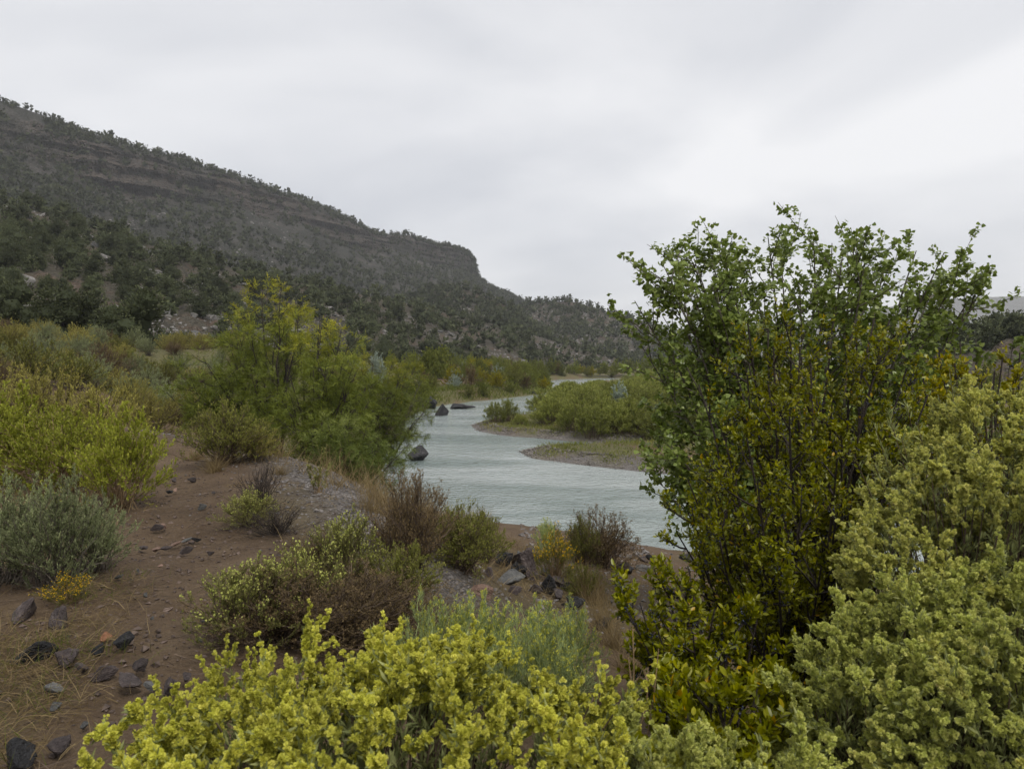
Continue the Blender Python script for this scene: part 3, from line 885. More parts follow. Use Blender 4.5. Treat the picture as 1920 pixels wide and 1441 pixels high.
def merged(name, blds, P, H, rng, mat):
    """many far plants that read as one mass"""
    b = B()
    which = rng.integers(0, len(blds), len(P))
    for w_ in range(len(blds)):
        sel = which == w_
        if not sel.any(): continue
        V = np.concatenate(blds[w_].V).astype(float); T = np.concatenate(blds[w_].T)
        a = rng.uniform(0, 6.28, sel.sum()); h = H[sel]
        ca, sa = np.cos(a) * h, np.sin(a) * h
        VV = np.stack([V[None, :, 0] * ca[:, None] - V[None, :, 1] * sa[:, None], V[None, :, 0] * sa[:, None] + V[None, :, 1] * ca[:, None], V[None, :, 2] * h[:, None]], -1) + P[sel][:, None]
        tint = np.clip(T[None] * .8 + rng.normal(size=(sel.sum(), 1)) * .14 + .1, 0, 1)
        n, k = VV.shape[:2]
        base = b.n
        b.V.append(VV.reshape(-1, 3).astype(np.float32)); b.T.append(tint.ravel().astype(np.float32))
        for f in blds[w_].F:
            Fc = (np.arange(n)[:, None, None] * k + f[None]).reshape(-1, f.shape[1])
            b.F.append(Fc + base); b.M.append(np.zeros(len(Fc), np.int32))
        b.n += n * k
    return b.mesh(name, mat)

rng = np.random.default_rng(5)
def scatter(hill, n, t0, t1, u0=0, u1=1, dens=None, seed=0, bias=1.0):
    u = rng.uniform(u0, u1, n); t = t0 + (t1 - t0) * rng.uniform(0, 1, n) ** bias
    P = hill.at(u, t)
    if dens is not None:
        k = dens(P, u, t) > rng.random(n)
        P, u, t = P[k], u[k], t[k]
    return P, u, t

def thin(P, rad):
    """keep plants from standing in each other"""
    keep = []; cell = {}
    for i, p in enumerate(P):
        c = (int(p[0] // rad), int(p[1] // rad))
        ok = True
        for a in (-1, 0, 1):
            for b in (-1, 0, 1):
                for j in cell.get((c[0] + a, c[1] + b), ()):
                    if (P[j][0] - p[0]) ** 2 + (P[j][1] - p[1]) ** 2 < rad * rad:
                        ok = False; break
        if ok:
            cell.setdefault(c, []).append(i); keep.append(i)
    return np.array(keep)

# nearest slope: the 300 that show largest stand alone
dn = lambda P, u, t: smooth(-.45, .45, fbm(P / 26., 3, 70) + .05)
P, u, t = scatter(NEAR, 4600, .0, .97, .02, .99, dn, bias=1.0)
k = thin(P, 3.9); P, u, t = P[k], u[k], t[k]
Pc, uc, tc_ = scatter(NEAR, 300, .0, .015, .05, .99); kc = thin(Pc, 3.4)
P = np.concatenate([P, Pc[kc]])
H = np.clip(rng.lognormal(1.05, .36, len(P)), 1.3, 5.0)
size = H / P[:, 1]
infr = np.abs(P[:, 0] / P[:, 1]) < .76
order = np.argsort(-(size * infr))
P[:, 2] -= .15
big = order[:285]
for j, ii in enumerate(big):
    p = P[ii]; h = H[ii] * 1.0
    lab = 'dark green juniper on the stony near hillside left of the river'
    thing('juniper', JUN_BIG[j % 5] if j < 60 else JUN_MID_P[j % 6], lab, 'tree', p, rng.uniform(0, 6.28), h, 'junipers on the near hillside')
rest = np.setdiff1d(np.arange(len(P)), big)
sel = rest[infr[rest]]
tag(link('juniper_woodland', merged('juniper_woodland', JUN_LOW, P[sel], H[sel], rng, M_JUNI)), 'scattered small junipers covering the upper near hillside', 'woodland', kind='stuff')

P, u, t = scatter(MESA, 7800, .0, 1.0, .08, 1, lambda P, u, t: np.where((t > .20) & (t < .42), .28, smooth(-.75, .2, fbm(P / 60., 3, 71) + .3)))
Pc, _, tc2 = scatter(MESA, 230, 0, .012, .08, .8)
P = np.concatenate([P, Pc]); H = rng.uniform(2.0, 5.6, len(P)) * np.where(np.concatenate([t, tc2]) < .08, .68, 1); P[:, 2] -= .35
infr = np.abs(P[:, 0] / P[:, 1]) < .76
tag(link('mesa_woodland', merged('mesa_woodland', JUN_LOW, P[infr], H[infr], rng, M_JUNI)), 'far junipers speckling the mesa and its rim', 'woodland', kind='stuff')

dn2 = lambda P, u, t: .35 + .65 * smooth(-.5, .4, fbm(P / 40., 3, 70) + .1)
Pa, _, _ = scatter(MID, 1200, 0, .9, 0, 1, dn2); Pb, _, _ = scatter(FARH, 1800, 0, .98, 0, 1, dn2)
Pd, _, _ = scatter(MID, 60, 0, .015); Pe, _, _ = scatter(FARH, 90, 0, .015)
P = np.concatenate([Pa, Pb, Pd, Pe]); H = rng.uniform(2.4, 4.8, len(P)); P[:, 2] -= .2
tag(link('hill_woodland', merged('hill_woodland', JUN_LOW, P, H, rng, M_JUNI)), 'junipers over the low hills beyond the bend', 'woodland', kind='stuff')

# dark junipers along the slope at the far right
P, u, t = scatter(RIGHT, 900, 0, .35, .1, .95); k = thin(P, 2.1)[:46]
labs = 'dark juniper crowding the crest of the reddish slope at far right'
for j, ii in enumerate(k):
    thing('juniper', JUN_MID_P[j % 6], labs, 'tree', P[ii] - np.array([0, 0, .3]), rng.uniform(0, 6), rng.uniform(2.4, 3.8), 'junipers on the far right crest')

# ------------------------------------------------------------------ rocks
def rock(seed, sub=2, flat=.75, npts=11, rough=.13):
    """angular block: hull of random points, worn and roughened"""
    import bmesh
    rng = np.random.default_rng(seed)
    bm = bmesh.new()
    pts = nrm(rng.normal(size=(npts, 3))) * rng.uniform(.75, 1.0, (npts, 1)) * np.array([1, .8, flat])
    for p in pts: bm.verts.new(p)
    bmesh.ops.convex_hull(bm, input=list(bm.verts))
    for v in [v for v in bm.verts if not v.link_faces]: bm.verts.remove(v)
    bmesh.ops.bevel(bm, geom=list(bm.edges), offset=.05, segments=1, profile=.6, affect='EDGES')
    bmesh.ops.triangulate(bm, faces=list(bm.faces))
    for _ in range(sub):
        bmesh.ops.subdivide_edges(bm, edges=[e for e in bm.edges if e.calc_length() > .18], cuts=1, use_grid_fill=True)
    bmesh.ops.triangulate(bm, faces=list(bm.faces))
    V = np.array([v.co[:] for v in bm.verts]); Fc = np.array([[v.index for v in f.verts] for f in bm.faces])
    bm.verts.index_update(); Fc = np.array([[v.index for v in f.verts] for f in bm.faces])
    bm.free()
    V = V * (1 + rough * fbm(V * 3.2 + seed, 4, seed)[:, None])
    b = B(); b.add(V, Fc, .5); return b
M_BASALT = noisemat('wet_basalt', [(.3, (.008, .008, .009)), (.55, (.020, .019, .020)), (.75, (.055, .052, .052))], 3.0, rough=.62, bump=.9, bscale=7, spec=.32, dist=.06)
M_ROCKBROWN = noisemat('brown_basalt', [(.3, (.032, .025, .025)), (.55, (.075, .058, .054)), (.75, (.14, .115, .105))], 3.0, rough=.65, bump=.7, bscale=10, dist=.06)
M_ROCKGREY = noisemat('grey_rock', [(.3, (.06, .06, .06)), (.55, (.12, .118, .112)), (.75, (.20, .195, .18))], 3.0, rough=.75, bump=.7, bscale=10, dist=.06)
M_ROCKTAN = noisemat('tan_rock', [(.3, (.16, .10, .075)), (.55, (.26, .17, .13)), (.75, (.36, .26, .21))], 3.0, rough=.8, bump=.6, bscale=10, dist=.06)
M_ROCKPINK = noisemat('orange_rock', [(.3, (.24, .10, .05)), (.6, (.38, .18, .10))], 3.0, rough=.8, bump=.6, bscale=10, dist=.06)
M_HILLROCK = noisemat('hill_boulder', [(.3, (.085, .08, .072)), (.55, (.18, .17, .158)), (.75, (.29, .275, .255))], 3.0, rough=.9, bump=.7, bscale=8, dist=.08)
ROCKB = [rock(300 + i, 2, (.75, .6, .85, .55, .7, .9)[i]) for i in range(6)]
ROCKM = {}
def rockmesh(i, mat):
    if (i, mat.name) not in ROCKM:
        ROCKM[(i, mat.name)] = ROCKB[i].mesh('rock', mat)
    return ROCKM[(i, mat.name)]
def stone(name, i, mat, loc, size, rotz, label, group=None, tilt=0., sink=.25, cat=None):
    s = np.array(size if not np.isscalar(size) else (size,) * 3, float)
    o = link(name, rockmesh(i, mat), (loc[0], loc[1], loc[2] + s[2] * (.62 - sink)), (tilt, tilt * .6, rotz), s)
    return tag(o, label, cat or ('boulder' if name == 'boulder' else 'rock'), group)

# boulders scattered over the near slope
rng = np.random.default_rng(8)
P, u, t = scatter(NEAR, 2600, .05, .93, .04, .98, lambda P, u, t: smooth(.7, -.6, fbm(P / 26., 3, 70)) * .9)
k = thin(P, 2.2)[:300]; P = P[k]
infr = np.abs(P[:, 0] / P[:, 1]) < .74
P = P[infr][:220]
for j, p in enumerate(P):
    s = rng.uniform(.5, 1.25) * (1 + .5 * (rng.random() < .12)) * (.7 + p[1] / 300)
    stone('boulder', j % 6, M_HILLROCK if rng.random() < .6 else M_ROCKGREY, p, (s * 1.2, s, s * .8), rng.uniform(0, 6), 'weathered grey boulder among the junipers of the near hillside', 'boulders on the near hillside', rng.uniform(-.3, .3))
ROCKLOW = []
for i in range(4):
    b = B(); V = OCTA[0] @ np.linalg.qr(np.random.default_rng(i).normal(size=(3, 3)))[0] * (1 + .3 * vnoise(OCTA[0] * 2 + i, 60 + i)[:, None]); V = V * np.array([1, .8, .65]); b.add(V, OCTA[1][0], .5); ROCKLOW.append(b)
P, u, t = scatter(NEAR, 12000, .03, .99, .04, .99, lambda P, u, t: smooth(.7, -.5, fbm(P / 26., 3, 70) + .1))
infr = np.abs(P[:, 0] / P[:, 1]) < .74; P = P[infr]
tag(link('talus_rubble', merged('talus_rubble', ROCKLOW, P, rng.uniform(.15, .55, len(P)) ** 1.3 * 1.4, rng, M_HILLROCK)), 'loose grey rubble between the junipers on the near hillside', 'rubble', kind='stuff')
P1, _, _ = scatter(MESA, 5000, .42, 1, .1, .95, lambda P, u, t: smooth(.2, -.5, fbm(P / 60., 3, 71) + .3)); P2, _, _ = scatter(FARH, 2000, .1, 1, 0, 1); P3, _, _ = scatter(MID, 800, .1, 1, 0, 1)
P = np.concatenate([P1, P2, P3])
tag(link('far_rubble', merged('far_rubble', ROCKLOW, P, rng.uniform(.5, 1.6, len(P)), rng, M_HILLROCK)), 'pale rubble speckling the mesa slopes and low hills', 'rubble', kind='stuff')
# named boulders of the slope
for (uu, vv, dd, s, lab) in [(300, 476, 190, 2.1, 'flat-topped pale boulder perched on the near hill crest'), (38, 536, 110, 1.9, 'large pale grey boulder among junipers at far left'),
                             (240, 640, 62, 1.3, 'grey boulder pair at the hill foot beside the dark junipers'), (265, 641, 62, 1.0, 'smaller grey boulder leaning at the hill foot')]:
    p = at(uu, vv, dd)
    # slide on to the slope
    g = NEAR.G.reshape(-1, 3); j = np.argmin((g[:, 0] - p[0]) ** 2 + (g[:, 1] - p[1]) ** 2)
    q = g[np.argmin(np.abs((g[:, 0] / g[:, 1]) - (uu - CX) / F) * 400 + np.abs((CAMZ - g[:, 2]) / g[:, 1] * F + HV - vv) * .3 + np.abs(g[:, 1] - dd) * .02)]
    stone('boulder', int(uu) % 6, M_HILLROCK, q, (s * 1.35, s, s * .75), .4, lab)

for (uu, dd, h, k_, lab) in [(118, 56, 4.6, 0, 'broad dark juniper at the hill foot left of centre of the flat'), (168, 57, 4.2, 1, 'dark juniper standing close beside the broad one at the hill foot'), (276, 58, 5.2, 3, 'pointed dark juniper at the hill foot behind the broom shrub'), (222, 57, 3.6, 2, 'low dark juniper between the broad and the pointed one'),
                             (36, 55, 4.4, 4, 'dark juniper at the hill foot near the left picture edge'), (-8, 58, 4.8, 0, 'dark juniper cut by the left picture edge'), (345, 66, 3.2, 1, 'small juniper on rubble right of the pointed juniper'), (395, 70, 3.4, 2, 'dark juniper showing left of the tamarisk top')]:
    x_ = (uu - CX) / F * dd
    thing('juniper', JUN_BIG[k_], lab, 'tree', (x_, dd, gz(x_, dd) - .1), uu * .3, (h * 1.05, h * 1.05, h))

# ------------------------------------------------------------------ river stones
def hit(u, v, lo=1.2, hi=230):
    """where the ground meets the bearing (u, v)"""
    d = np.geomspace(lo, hi, 1500)
    r = at(u, v, 1.0) - np.array([0, 0, CAMZ])
    z = CAMZ + r[2] * d; x = r[0] * d
    g = ground_z(x, d)
    g = np.maximum(g, 0) if True else g
    k = np.argmax(z <= g) if (z <= g).any() else len(d) - 1
    return np.array([x[k], d[k], g[k]])

for (uu, vv, i, s, rz, lab) in [
        (778, 862, 0, (.85, .75, .95), .3, 'pointed black boulder standing alone in the river'),
        (828, 779, 2, (1.2, .9, 1.1), 1.2, 'blocky black boulder in the river off the far bank'),
        (808, 766, 4, (1.4, 1.1, 1.7), 2.0, 'tall dark rock at the water edge behind the blocky boulder'),
        (862, 766, 3, (2.0, 1.1, .75), .1, 'low flat dark rock in the shallows by the grassy point'),
        (800, 752, 1, (1.4, 1.1, 1.0), .8, 'grey rock on the bank above the black boulders'),
        (1002, 739, 5, (.75, .5, .4), .5, 'small dark rock in the narrow upstream channel'),
        (992, 737, 1, (.5, .4, .3), 1.5, 'smallest dark rock beside the grassy point upstream')]:
    p = hit(uu, vv); p[2] = min(p[2], .1)
    stone('boulder', i, M_BASALT if vv != 752 else M_ROCKGREY, p, s, rz, lab, sink=.38)

# ------------------------------------------------------------------ willows across the river
def willow(seed, H, R, stems, n, mat, leaf=(.12, .02)):
    rng = np.random.default_rng(seed)
    tips = dome(rng, stems, R, H, lop=.25)
    P0 = tips * np.array([.45, .45, 0]) + rng.normal(size=tips.shape) * np.array([.06, .06, 0]); P0[:, 2] = -.05
    Pm = (P0 + tips) / 2; Pm[:, 2] = tips[:, 2] * .75; Pm[:, :2] = P0[:, :2] * .6 + tips[:, :2] * .4
    st = bez(P0, Pm, tips, 6)
    bw, bl = B(), B()
    bw.tubes(st, np.linspace(.012, .004, 6)[None] * H / 2, 3, rng.random(stems))
    tw, _ = side(rng, st, 4, .3, .95, .45 * H / 2.2, .5, 3, .5)
    zt = lambda rng, idx, t: np.clip(rng.beta(2, 2, len(idx)) * .7 + .3 * t, 0, 1)
    leaves_on(rng, bl, st, n, .25, 1, STRIP, leaf[0], leaf[1], .6, tint=zt, jit=.03)
    leaves_on(rng, bl, tw, n // 2, .1, 1, STRIP, leaf[0], leaf[1], .6, tint=zt, jit=.03)
    return [('stems', bw.mesh('stems', M_TWIG_BROWN)), ('foliage', bl.mesh('foliage', mat))]
WIL = [willow(400 + i, 2.2, 1.35, 80, 24, M_WILLOW, (.17, .032)) for i in range(4)]
rng = np.random.default_rng(19)
pts = []
yy = 42.5
while yy < 172:
    stp = 1.45 + (yy - 43) * .036
    for xx in np.arange(-2, .32 * yy + 2, stp):
        pts.append((xx + rng.normal() * .3, yy + rng.normal() * .35))
    yy += stp
pts = np.array(pts); sd = river_sd(pts[:, 0], pts[:, 1])
keep = (sd > .4) & (pts[:, 0] > 2.6) & ~((pts[:, 1] < 47.5) & (pts[:, 0] < 3.6 + (47.5 - pts[:, 1]) * .3)) & (pts[:, 0] / pts[:, 1] < .30)
keep &= ~((np.abs(pts[:, 0] - 7.6) < 1.2) & (np.abs(pts[:, 1] - 50.5) < 1.6))
pts = pts[keep]
gzs = ground_z(pts[:, 0], pts[:, 1])
for j, ((x_, y_), z_) in enumerate(zip(pts, gzs)):
    front = y_ < 47.5
    s = rng.uniform(.78, 1.02) * (1 + .15 * (rng.random() < .12)) * np.interp(y_, [43, 48, 60], [.9, 1.0, 1.0])
    if x_ / y_ < .17:                                   # low growth before the far reach of the river
        s = min(s, max(.25, (CAMZ - 41 / F * y_ - z_) / 2.25))
    wd_ = max(s, .62) * (1.15 + (y_ - 43) * .006)
    thing('willow', WIL[j % 4], 'feathery yellow-green willow at the front edge of the thicket across the river' if front else 'feathery yellow-green willow deep in the dense thicket across the river', 'shrub', (x_, y_, z_), rng.uniform(0, 6.28),
          (wd_, wd_, s), 'willows in the thicket across the river')
SILV = bush(430, .9, 2.9, 60, 9, 14, (.13, .035), M_SILVER, M_BARK_GREY, side_len=.55, up=.8, ang=.55, stem_r=.012, bare=.15, mid=.6)
thing('silver_shrub', SILV, 'silvery blue-green shrub rising out of the willow thicket', 'shrub', (7.7, 50.6, gz(7.7, 50.6)), 1.0, .9)
thing('silver_shrub', SILV, 'silver-grey shrub behind the tamarisks at the hill foot', 'shrub', (-13.4, 70, gz(-13.4, 70)), 2.0, 1.35)
# island clump
for (uu, vv, s, lab, wv) in [(928, 792, .70, 'rounded willow clump on the upstream end of the gravel island', 0), (952, 790, .74, 'taller dark willow on the gravel island', 1)]:
    p = hit(uu, vv); thing('willow', WIL[wv], lab, 'shrub', p, 1.1 * wv, (s, s, s * 1.02))
p = hit(975, 797); thing('green_shrub', WIL[2], 'low bright green shrub at the foot of the island willows', 'shrub', p, 2.2, (.55, .45, .35))

# ------------------------------------------------------------------ brush and trees on the far left bank
def bankbush(seed, H, R, mat, leafsz, n=42, stem=M_BARK_DARK, trunk=False, leaves=16, tint=None):
    return bush(seed, R, H, n, 9, leaves, leafsz, mat, stem, side_len=.38 * H / 2.5, up=.3, ang=.8, stem_r=.011, bare=.25 if not trunk else .45, tmpl=STRIP, lop=.45, mid=.5)
BANK = [bankbush(450, 2.6, 1.6, M_BANK, (.13, .07)), bankbush(451, 3.0, 1.5, M_BANK, (.12, .06)), bankbush(452, 2.2, 1.5, M_BANKY, (.12, .06)),
        bankbush(453, 2.4, 1.4, M_BROWNLEAF, (.12, .05), stem=M_TWIG_BROWN, leaves=9), bankbush(454, 2.4, 1.6, M_OLIVE, (.13, .05)), bankbush(455, 2.2, 1.5, M_SILVER, (.12, .04), leaves=8)]
BT = bankbush(456, 4.4, 1.9, M_BANK, (.15, .09), n=60, trunk=True)
BT = [('trunk', BT[0][1]), ('crown', BT[1][1])]
named = [  # bearing, distance, proto, scale, label
    (805, 92, 'T', 1.15, 'rounded olive-green tree on the far bank behind the tamarisk tip'),
    (822, 104, 'T', 1.2, 'taller green tree standing inland on the far left bank'),
    (882, 93, 3, 1.25, 'dark brown leafless-looking shrub on the grassy far bank'),
    (850, 94, 2, 1.15, 'yellow-green shrub on the far bank beside the dark brown shrub'),
    (930, 98, 2, 1.05, 'bright yellow-green shrub low on the far bank point'),
    (965, 104, 4, 1.3, 'grey-olive shrub near the tip of the far bank point'),
    (1000, 118, 1, 1.0, 'dark green shrub overhanging the narrow upstream channel'),
    (893, 112, 4, 1.25, 'olive shrub with pale top inland of the dark brown shrub')]
for (uu, dd, pr, s, lab) in named:
    prt = BT if pr == 'T' else BANK[pr]
    thing('riverside_tree' if pr == 'T' else 'riverside_shrub', prt, lab, 'tree' if pr == 'T' else 'shrub', spot(uu, dd), dd * .7, s)
rng = np.random.default_rng(23)
cand = np.stack([rng.uniform(-40, 16, 1500), rng.uniform(46, 195, 1500)], -1)
sd = river_sd(cand[:, 0], cand[:, 1])
shore_left = cand[:, 0] < np.interp(cand[:, 1], [58, 80, 100, 120, 165, 200], [-9, -7, 3, 7, 8.6, 9])
infront = (cand[:, 0] / cand[:, 1] > -.42)
hill_ok = cand[:, 1] < np.interp(cand[:, 0] / cand[:, 1] * F + CX, [430, 560, 700, 850, 1000, 1100], [78, 95, 117, 155, 203, 230])
c2 = cand[(sd > .7) & shore_left & infront & hill_ok & (sd < 34)]
c2 = c2[thin(c2, 2.9)][:190]
for j, (x_, y_) in enumerate(c2):
    pr = rng.choice(6, p=[.3, .2, .14, .1, .22, .04]); s = rng.uniform(.6, 1.0) * (1 + .012 * max(0, y_ - 90) * .3)
    lab = ['leafy green shrub in the mixed brush of the far left bank', 'dark green upright shrub in the mixed brush of the far left bank', 'yellowing shrub in the mixed brush of the far left bank',
           'brown twiggy shrub in the mixed brush of the far left bank', 'dull olive shrub in the mixed brush of the far left bank', 'grey-leaved shrub in the mixed brush of the far left bank'][pr]
    thing('riverside_shrub', BANK[pr], lab, 'shrub', (x_, y_, gz(x_, y_)), rng.uniform(0, 6), s, 'brush along the far left bank')
# brush line past the bend
for j in range(60):
    x_ = 6 + j * 1.2 + rng.normal() * .5; y_ = np.interp(x_, RIVER[26:31, 0], RIVER[26:31, 1]) + rng.uniform(1.2, 6)
    pr = rng.choice(6, p=[.34, .26, .2, .06, .13, .01])
    thing('riverside_shrub', BANK[pr], ['leafy green shrub in the brush line beyond the river bend', 'dark green upright shrub in the brush line beyond the river bend', 'yellowing shrub in the brush line beyond the river bend', 'brown shrub in the brush line beyond the river bend',
          'dull olive shrub in the brush line beyond the river bend', 'grey-leaved shrub in the brush line beyond the river bend'][pr], 'shrub', (x_, y_, gz(x_, y_)), rng.uniform(0, 6), rng.uniform(.9, 1.55), 'brush line beyond the river bend')
# grassy fringe and bars
def blades(rng, P, L, wid, lean=.5, k=4, droop=-.3):
    D = nrm(rng.normal(size=P.shape) * np.array([lean, lean, .1]) + UP)
    p = grow(rng, P, D, L * rng.uniform(.5, 1.2, len(P)), k, droop, .08)
    return p, wid * rng.uniform(.6, 1.3, len(P))
cand = np.stack([rng.uniform(-4, 13, 60000), rng.uniform(31, 62, 60000)], -1)
sd = river_sd(cand[:, 0], cand[:, 1])
dens = smooth(.1, 1.0, sd + .5 * fbm2(cand[:, 0], cand[:, 1], 1.1, 3, 90)) * (.25 + .75 * smooth(-.4, .4, fbm2(cand[:, 0], cand[:, 1], .9, 3, 91)))
cand = cand[(rng.random(len(cand)) < dens) & (sd > .25)][:14000]
P = np.stack([cand[:, 0], cand[:, 1], ground_z(cand[:, 0], cand[:, 1])], -1)
p, wd = blades(rng, P, .27, .036, k=3)
b = B(); b.ribbons(p, wd, np.clip(rng.beta(2, 2, len(p)) * .6 + .5 * (fbm2(P[:, 0], P[:, 1], 2., 2, 92) * .5 + .3), 0, 1), rng=rng)
M_BARGRASS = leafmat('bar_grass', [(0, (.10, .125, .03)), (.55, (.19, .20, .06)), (1, (.34, .27, .10))], .3, .7, .15)
tag(link('bar_grass', b.mesh('bar_grass', M_BARGRASS)), 'short yellowish grass on the gravel island and bar', 'grass', kind='stuff')
cand = np.stack([rng.uniform(-12, 12, 40000), rng.uniform(62, 150, 40000)], -1)
sd = river_sd(cand[:, 0], cand[:, 1])
sl = cand[:, 0] < np.interp(cand[:, 1], [58, 80, 100, 120, 165, 200], [-9, -7, 3, 7, 8.6, 9]) + 1
cand = cand[(sd > .05) & (sd < 5) & sl][:9000]
P = np.stack([cand[:, 0], cand[:, 1], ground_z(cand[:, 0], cand[:, 1])], -1)
p, wd = blades(rng, P, .75, .06, .35, 3)
b = B(); b.ribbons(p, wd, rng.beta(2, 2, len(p)), rng=rng)
tag(link('bank_grass', b.mesh('bank_grass', M_GREENGRASS)), 'lush green grass fringing the far left bank', 'grass', kind='stuff')
# shingle on the bars
cand = np.stack([rng.uniform(-4, 14, 30000), rng.uniform(28, 60, 30000)], -1)
sd = river_sd(cand[:, 0], cand[:, 1]); cand = cand[(sd > -.1) & (sd < 1.6)][:4500]
P = np.stack([cand[:, 0], cand[:, 1], np.maximum(ground_z(cand[:, 0], cand[:, 1]), -.01)], -1)
M_SHINGLE = noisemat('shingle', [(.3, (.085, .074, .065)), (.6, (.185, .165, .145))], 2.0, rough=.8, bump=.2)
tag(link('shingle', merged('shingle', ROCKLOW, P, rng.uniform(.03, .10, len(P)), rng, M_SHINGLE)), 'pinkish grey shingle along the edges of the bars', 'gravel', kind='stuff')

# ------------------------------------------------------------------ tamarisks
def _frond():
    V, Q = [], []
    def strip(p, d, L, w_):
        d = np.array(d) / np.linalg.norm(d); s = np.array([-d[1], d[0], 0.]); n0 = len(V)
        for q in (np.array(p), np.array(p) + d * L * .5 + s * w_, np.array(p) + d * L, np.array(p) + d * L * .5 - s * w_): V.append(q)
        Q.append((n0, n0 + 1, n0 + 2, n0 + 3))
    strip((0, 0, 0), (1, 0, 0), 1, .03)
    for j, x0 in enumerate((.12, .34, .55, .76)):
        strip((x0, 0, 0), (.75, (.62 if j % 2 else -.62), .3 * math.sin(j * 2.1)), .42 * (1.1 - x0 * .6), .030)
    return np.array(V, float), [np.array(Q)]
FROND = _frond()
def tamarisk(seed, base, tips, smat, lmat, nb=9, nt=7, nf=5, L1=.9, L2=.5, fl=.28, trunk_r=.075, bare=.3, ylow=None, sag=.3, wob=.06):
    rng = np.random.default_rng(seed)
    ext = tips[rng.integers(0, len(tips), int(len(tips) * .55))]; c_ = tips.mean(0)
    tips = np.concatenate([tips, c_ + (ext - c_) * rng.uniform(.45, .95, (len(ext), 1)) + rng.normal(size=ext.shape) * .35])
    st = skeleton(rng, base, tips, 10, sag, wob)
    L = np.linalg.norm(st[:, -1] - st[:, 0], axis=1)
    bw, bl = B(), B()
    bw.tubes(st, np.linspace(1, .16, 10)[None] ** 1.2 * trunk_r * (L / L.max())[:, None], 6, rng.random(len(st)))
    b1, i1 = side(rng, st, nb, bare, .98, L1, .95, 6, .30, .14)
    bw.tubes(b1, np.linspace(1, .25, 6)[None] * trunk_r * .17, 4, rng.random(len(b1)))
    b2, i2 = side(rng, b1, nt, .2, 1.0, L2, .9, 5, -.05, .14)
    bw.ribbons(b2, trunk_r * .13, rng.random(len(b2)), rng=rng)
    zlo, zhi = base[2], tips[:, 2].max()
    n = len(b2); idx = np.repeat(np.arange(n), nf); t = rng.uniform(.2, 1, len(idx))
    P, T = sample(b2, idx, t)
    D = nrm(T * .8 + perp(rng, T) * rng.uniform(.3, 1.1, (len(idx), 1)) - UP * .22)
    S = perp(rng, D); Nn = np.cross(D, S); s = rng.uniform(.6, 1.25, len(idx))[:, None] * fl
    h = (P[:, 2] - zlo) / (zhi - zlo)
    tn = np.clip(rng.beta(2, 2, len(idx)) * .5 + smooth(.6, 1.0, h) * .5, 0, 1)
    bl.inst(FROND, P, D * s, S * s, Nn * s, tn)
    org = np.array(base)
    for bb in (bw, bl):
        bb.V = [v - org.astype(np.float32) for v in bb.V]
    return [('trunk', bw.mesh('trunk', smat)), ('crown', bl.mesh('crown', lmat))]
def ground_pt(u, d): return np.array(spot(u, d))
bp = ground_pt(510, 21.5)
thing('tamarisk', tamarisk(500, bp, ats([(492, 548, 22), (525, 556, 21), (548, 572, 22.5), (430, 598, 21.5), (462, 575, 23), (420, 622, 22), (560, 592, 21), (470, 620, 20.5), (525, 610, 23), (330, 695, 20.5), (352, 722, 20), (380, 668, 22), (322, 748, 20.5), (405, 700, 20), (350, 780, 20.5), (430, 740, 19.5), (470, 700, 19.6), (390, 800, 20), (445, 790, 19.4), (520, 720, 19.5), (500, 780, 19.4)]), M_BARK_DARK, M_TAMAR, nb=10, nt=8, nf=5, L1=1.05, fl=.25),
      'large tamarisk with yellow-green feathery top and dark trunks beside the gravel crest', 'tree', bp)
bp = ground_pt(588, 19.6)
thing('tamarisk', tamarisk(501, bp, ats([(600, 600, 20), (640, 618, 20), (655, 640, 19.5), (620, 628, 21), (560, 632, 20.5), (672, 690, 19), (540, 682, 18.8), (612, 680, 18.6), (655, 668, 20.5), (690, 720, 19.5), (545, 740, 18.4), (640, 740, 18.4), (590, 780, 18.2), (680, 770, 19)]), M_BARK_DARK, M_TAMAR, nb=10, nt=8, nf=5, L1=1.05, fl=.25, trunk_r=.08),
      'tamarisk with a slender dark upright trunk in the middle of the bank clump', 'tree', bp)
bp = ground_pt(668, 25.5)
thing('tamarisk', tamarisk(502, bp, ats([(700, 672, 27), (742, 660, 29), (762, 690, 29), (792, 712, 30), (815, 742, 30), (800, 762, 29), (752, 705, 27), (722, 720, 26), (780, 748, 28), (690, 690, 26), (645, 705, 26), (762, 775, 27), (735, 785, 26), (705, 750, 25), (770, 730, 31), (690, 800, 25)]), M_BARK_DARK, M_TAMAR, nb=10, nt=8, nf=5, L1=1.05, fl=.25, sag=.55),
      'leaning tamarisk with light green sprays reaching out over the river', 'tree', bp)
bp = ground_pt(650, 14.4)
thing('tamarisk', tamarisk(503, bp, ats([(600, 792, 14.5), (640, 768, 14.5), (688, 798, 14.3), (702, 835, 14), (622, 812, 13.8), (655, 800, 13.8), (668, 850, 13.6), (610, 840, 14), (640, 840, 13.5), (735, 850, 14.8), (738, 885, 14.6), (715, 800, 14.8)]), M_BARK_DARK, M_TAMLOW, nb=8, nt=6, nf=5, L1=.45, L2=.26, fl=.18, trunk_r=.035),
      'young bright green tamarisk drooping over the water below the gravel crest', 'tree', bp)

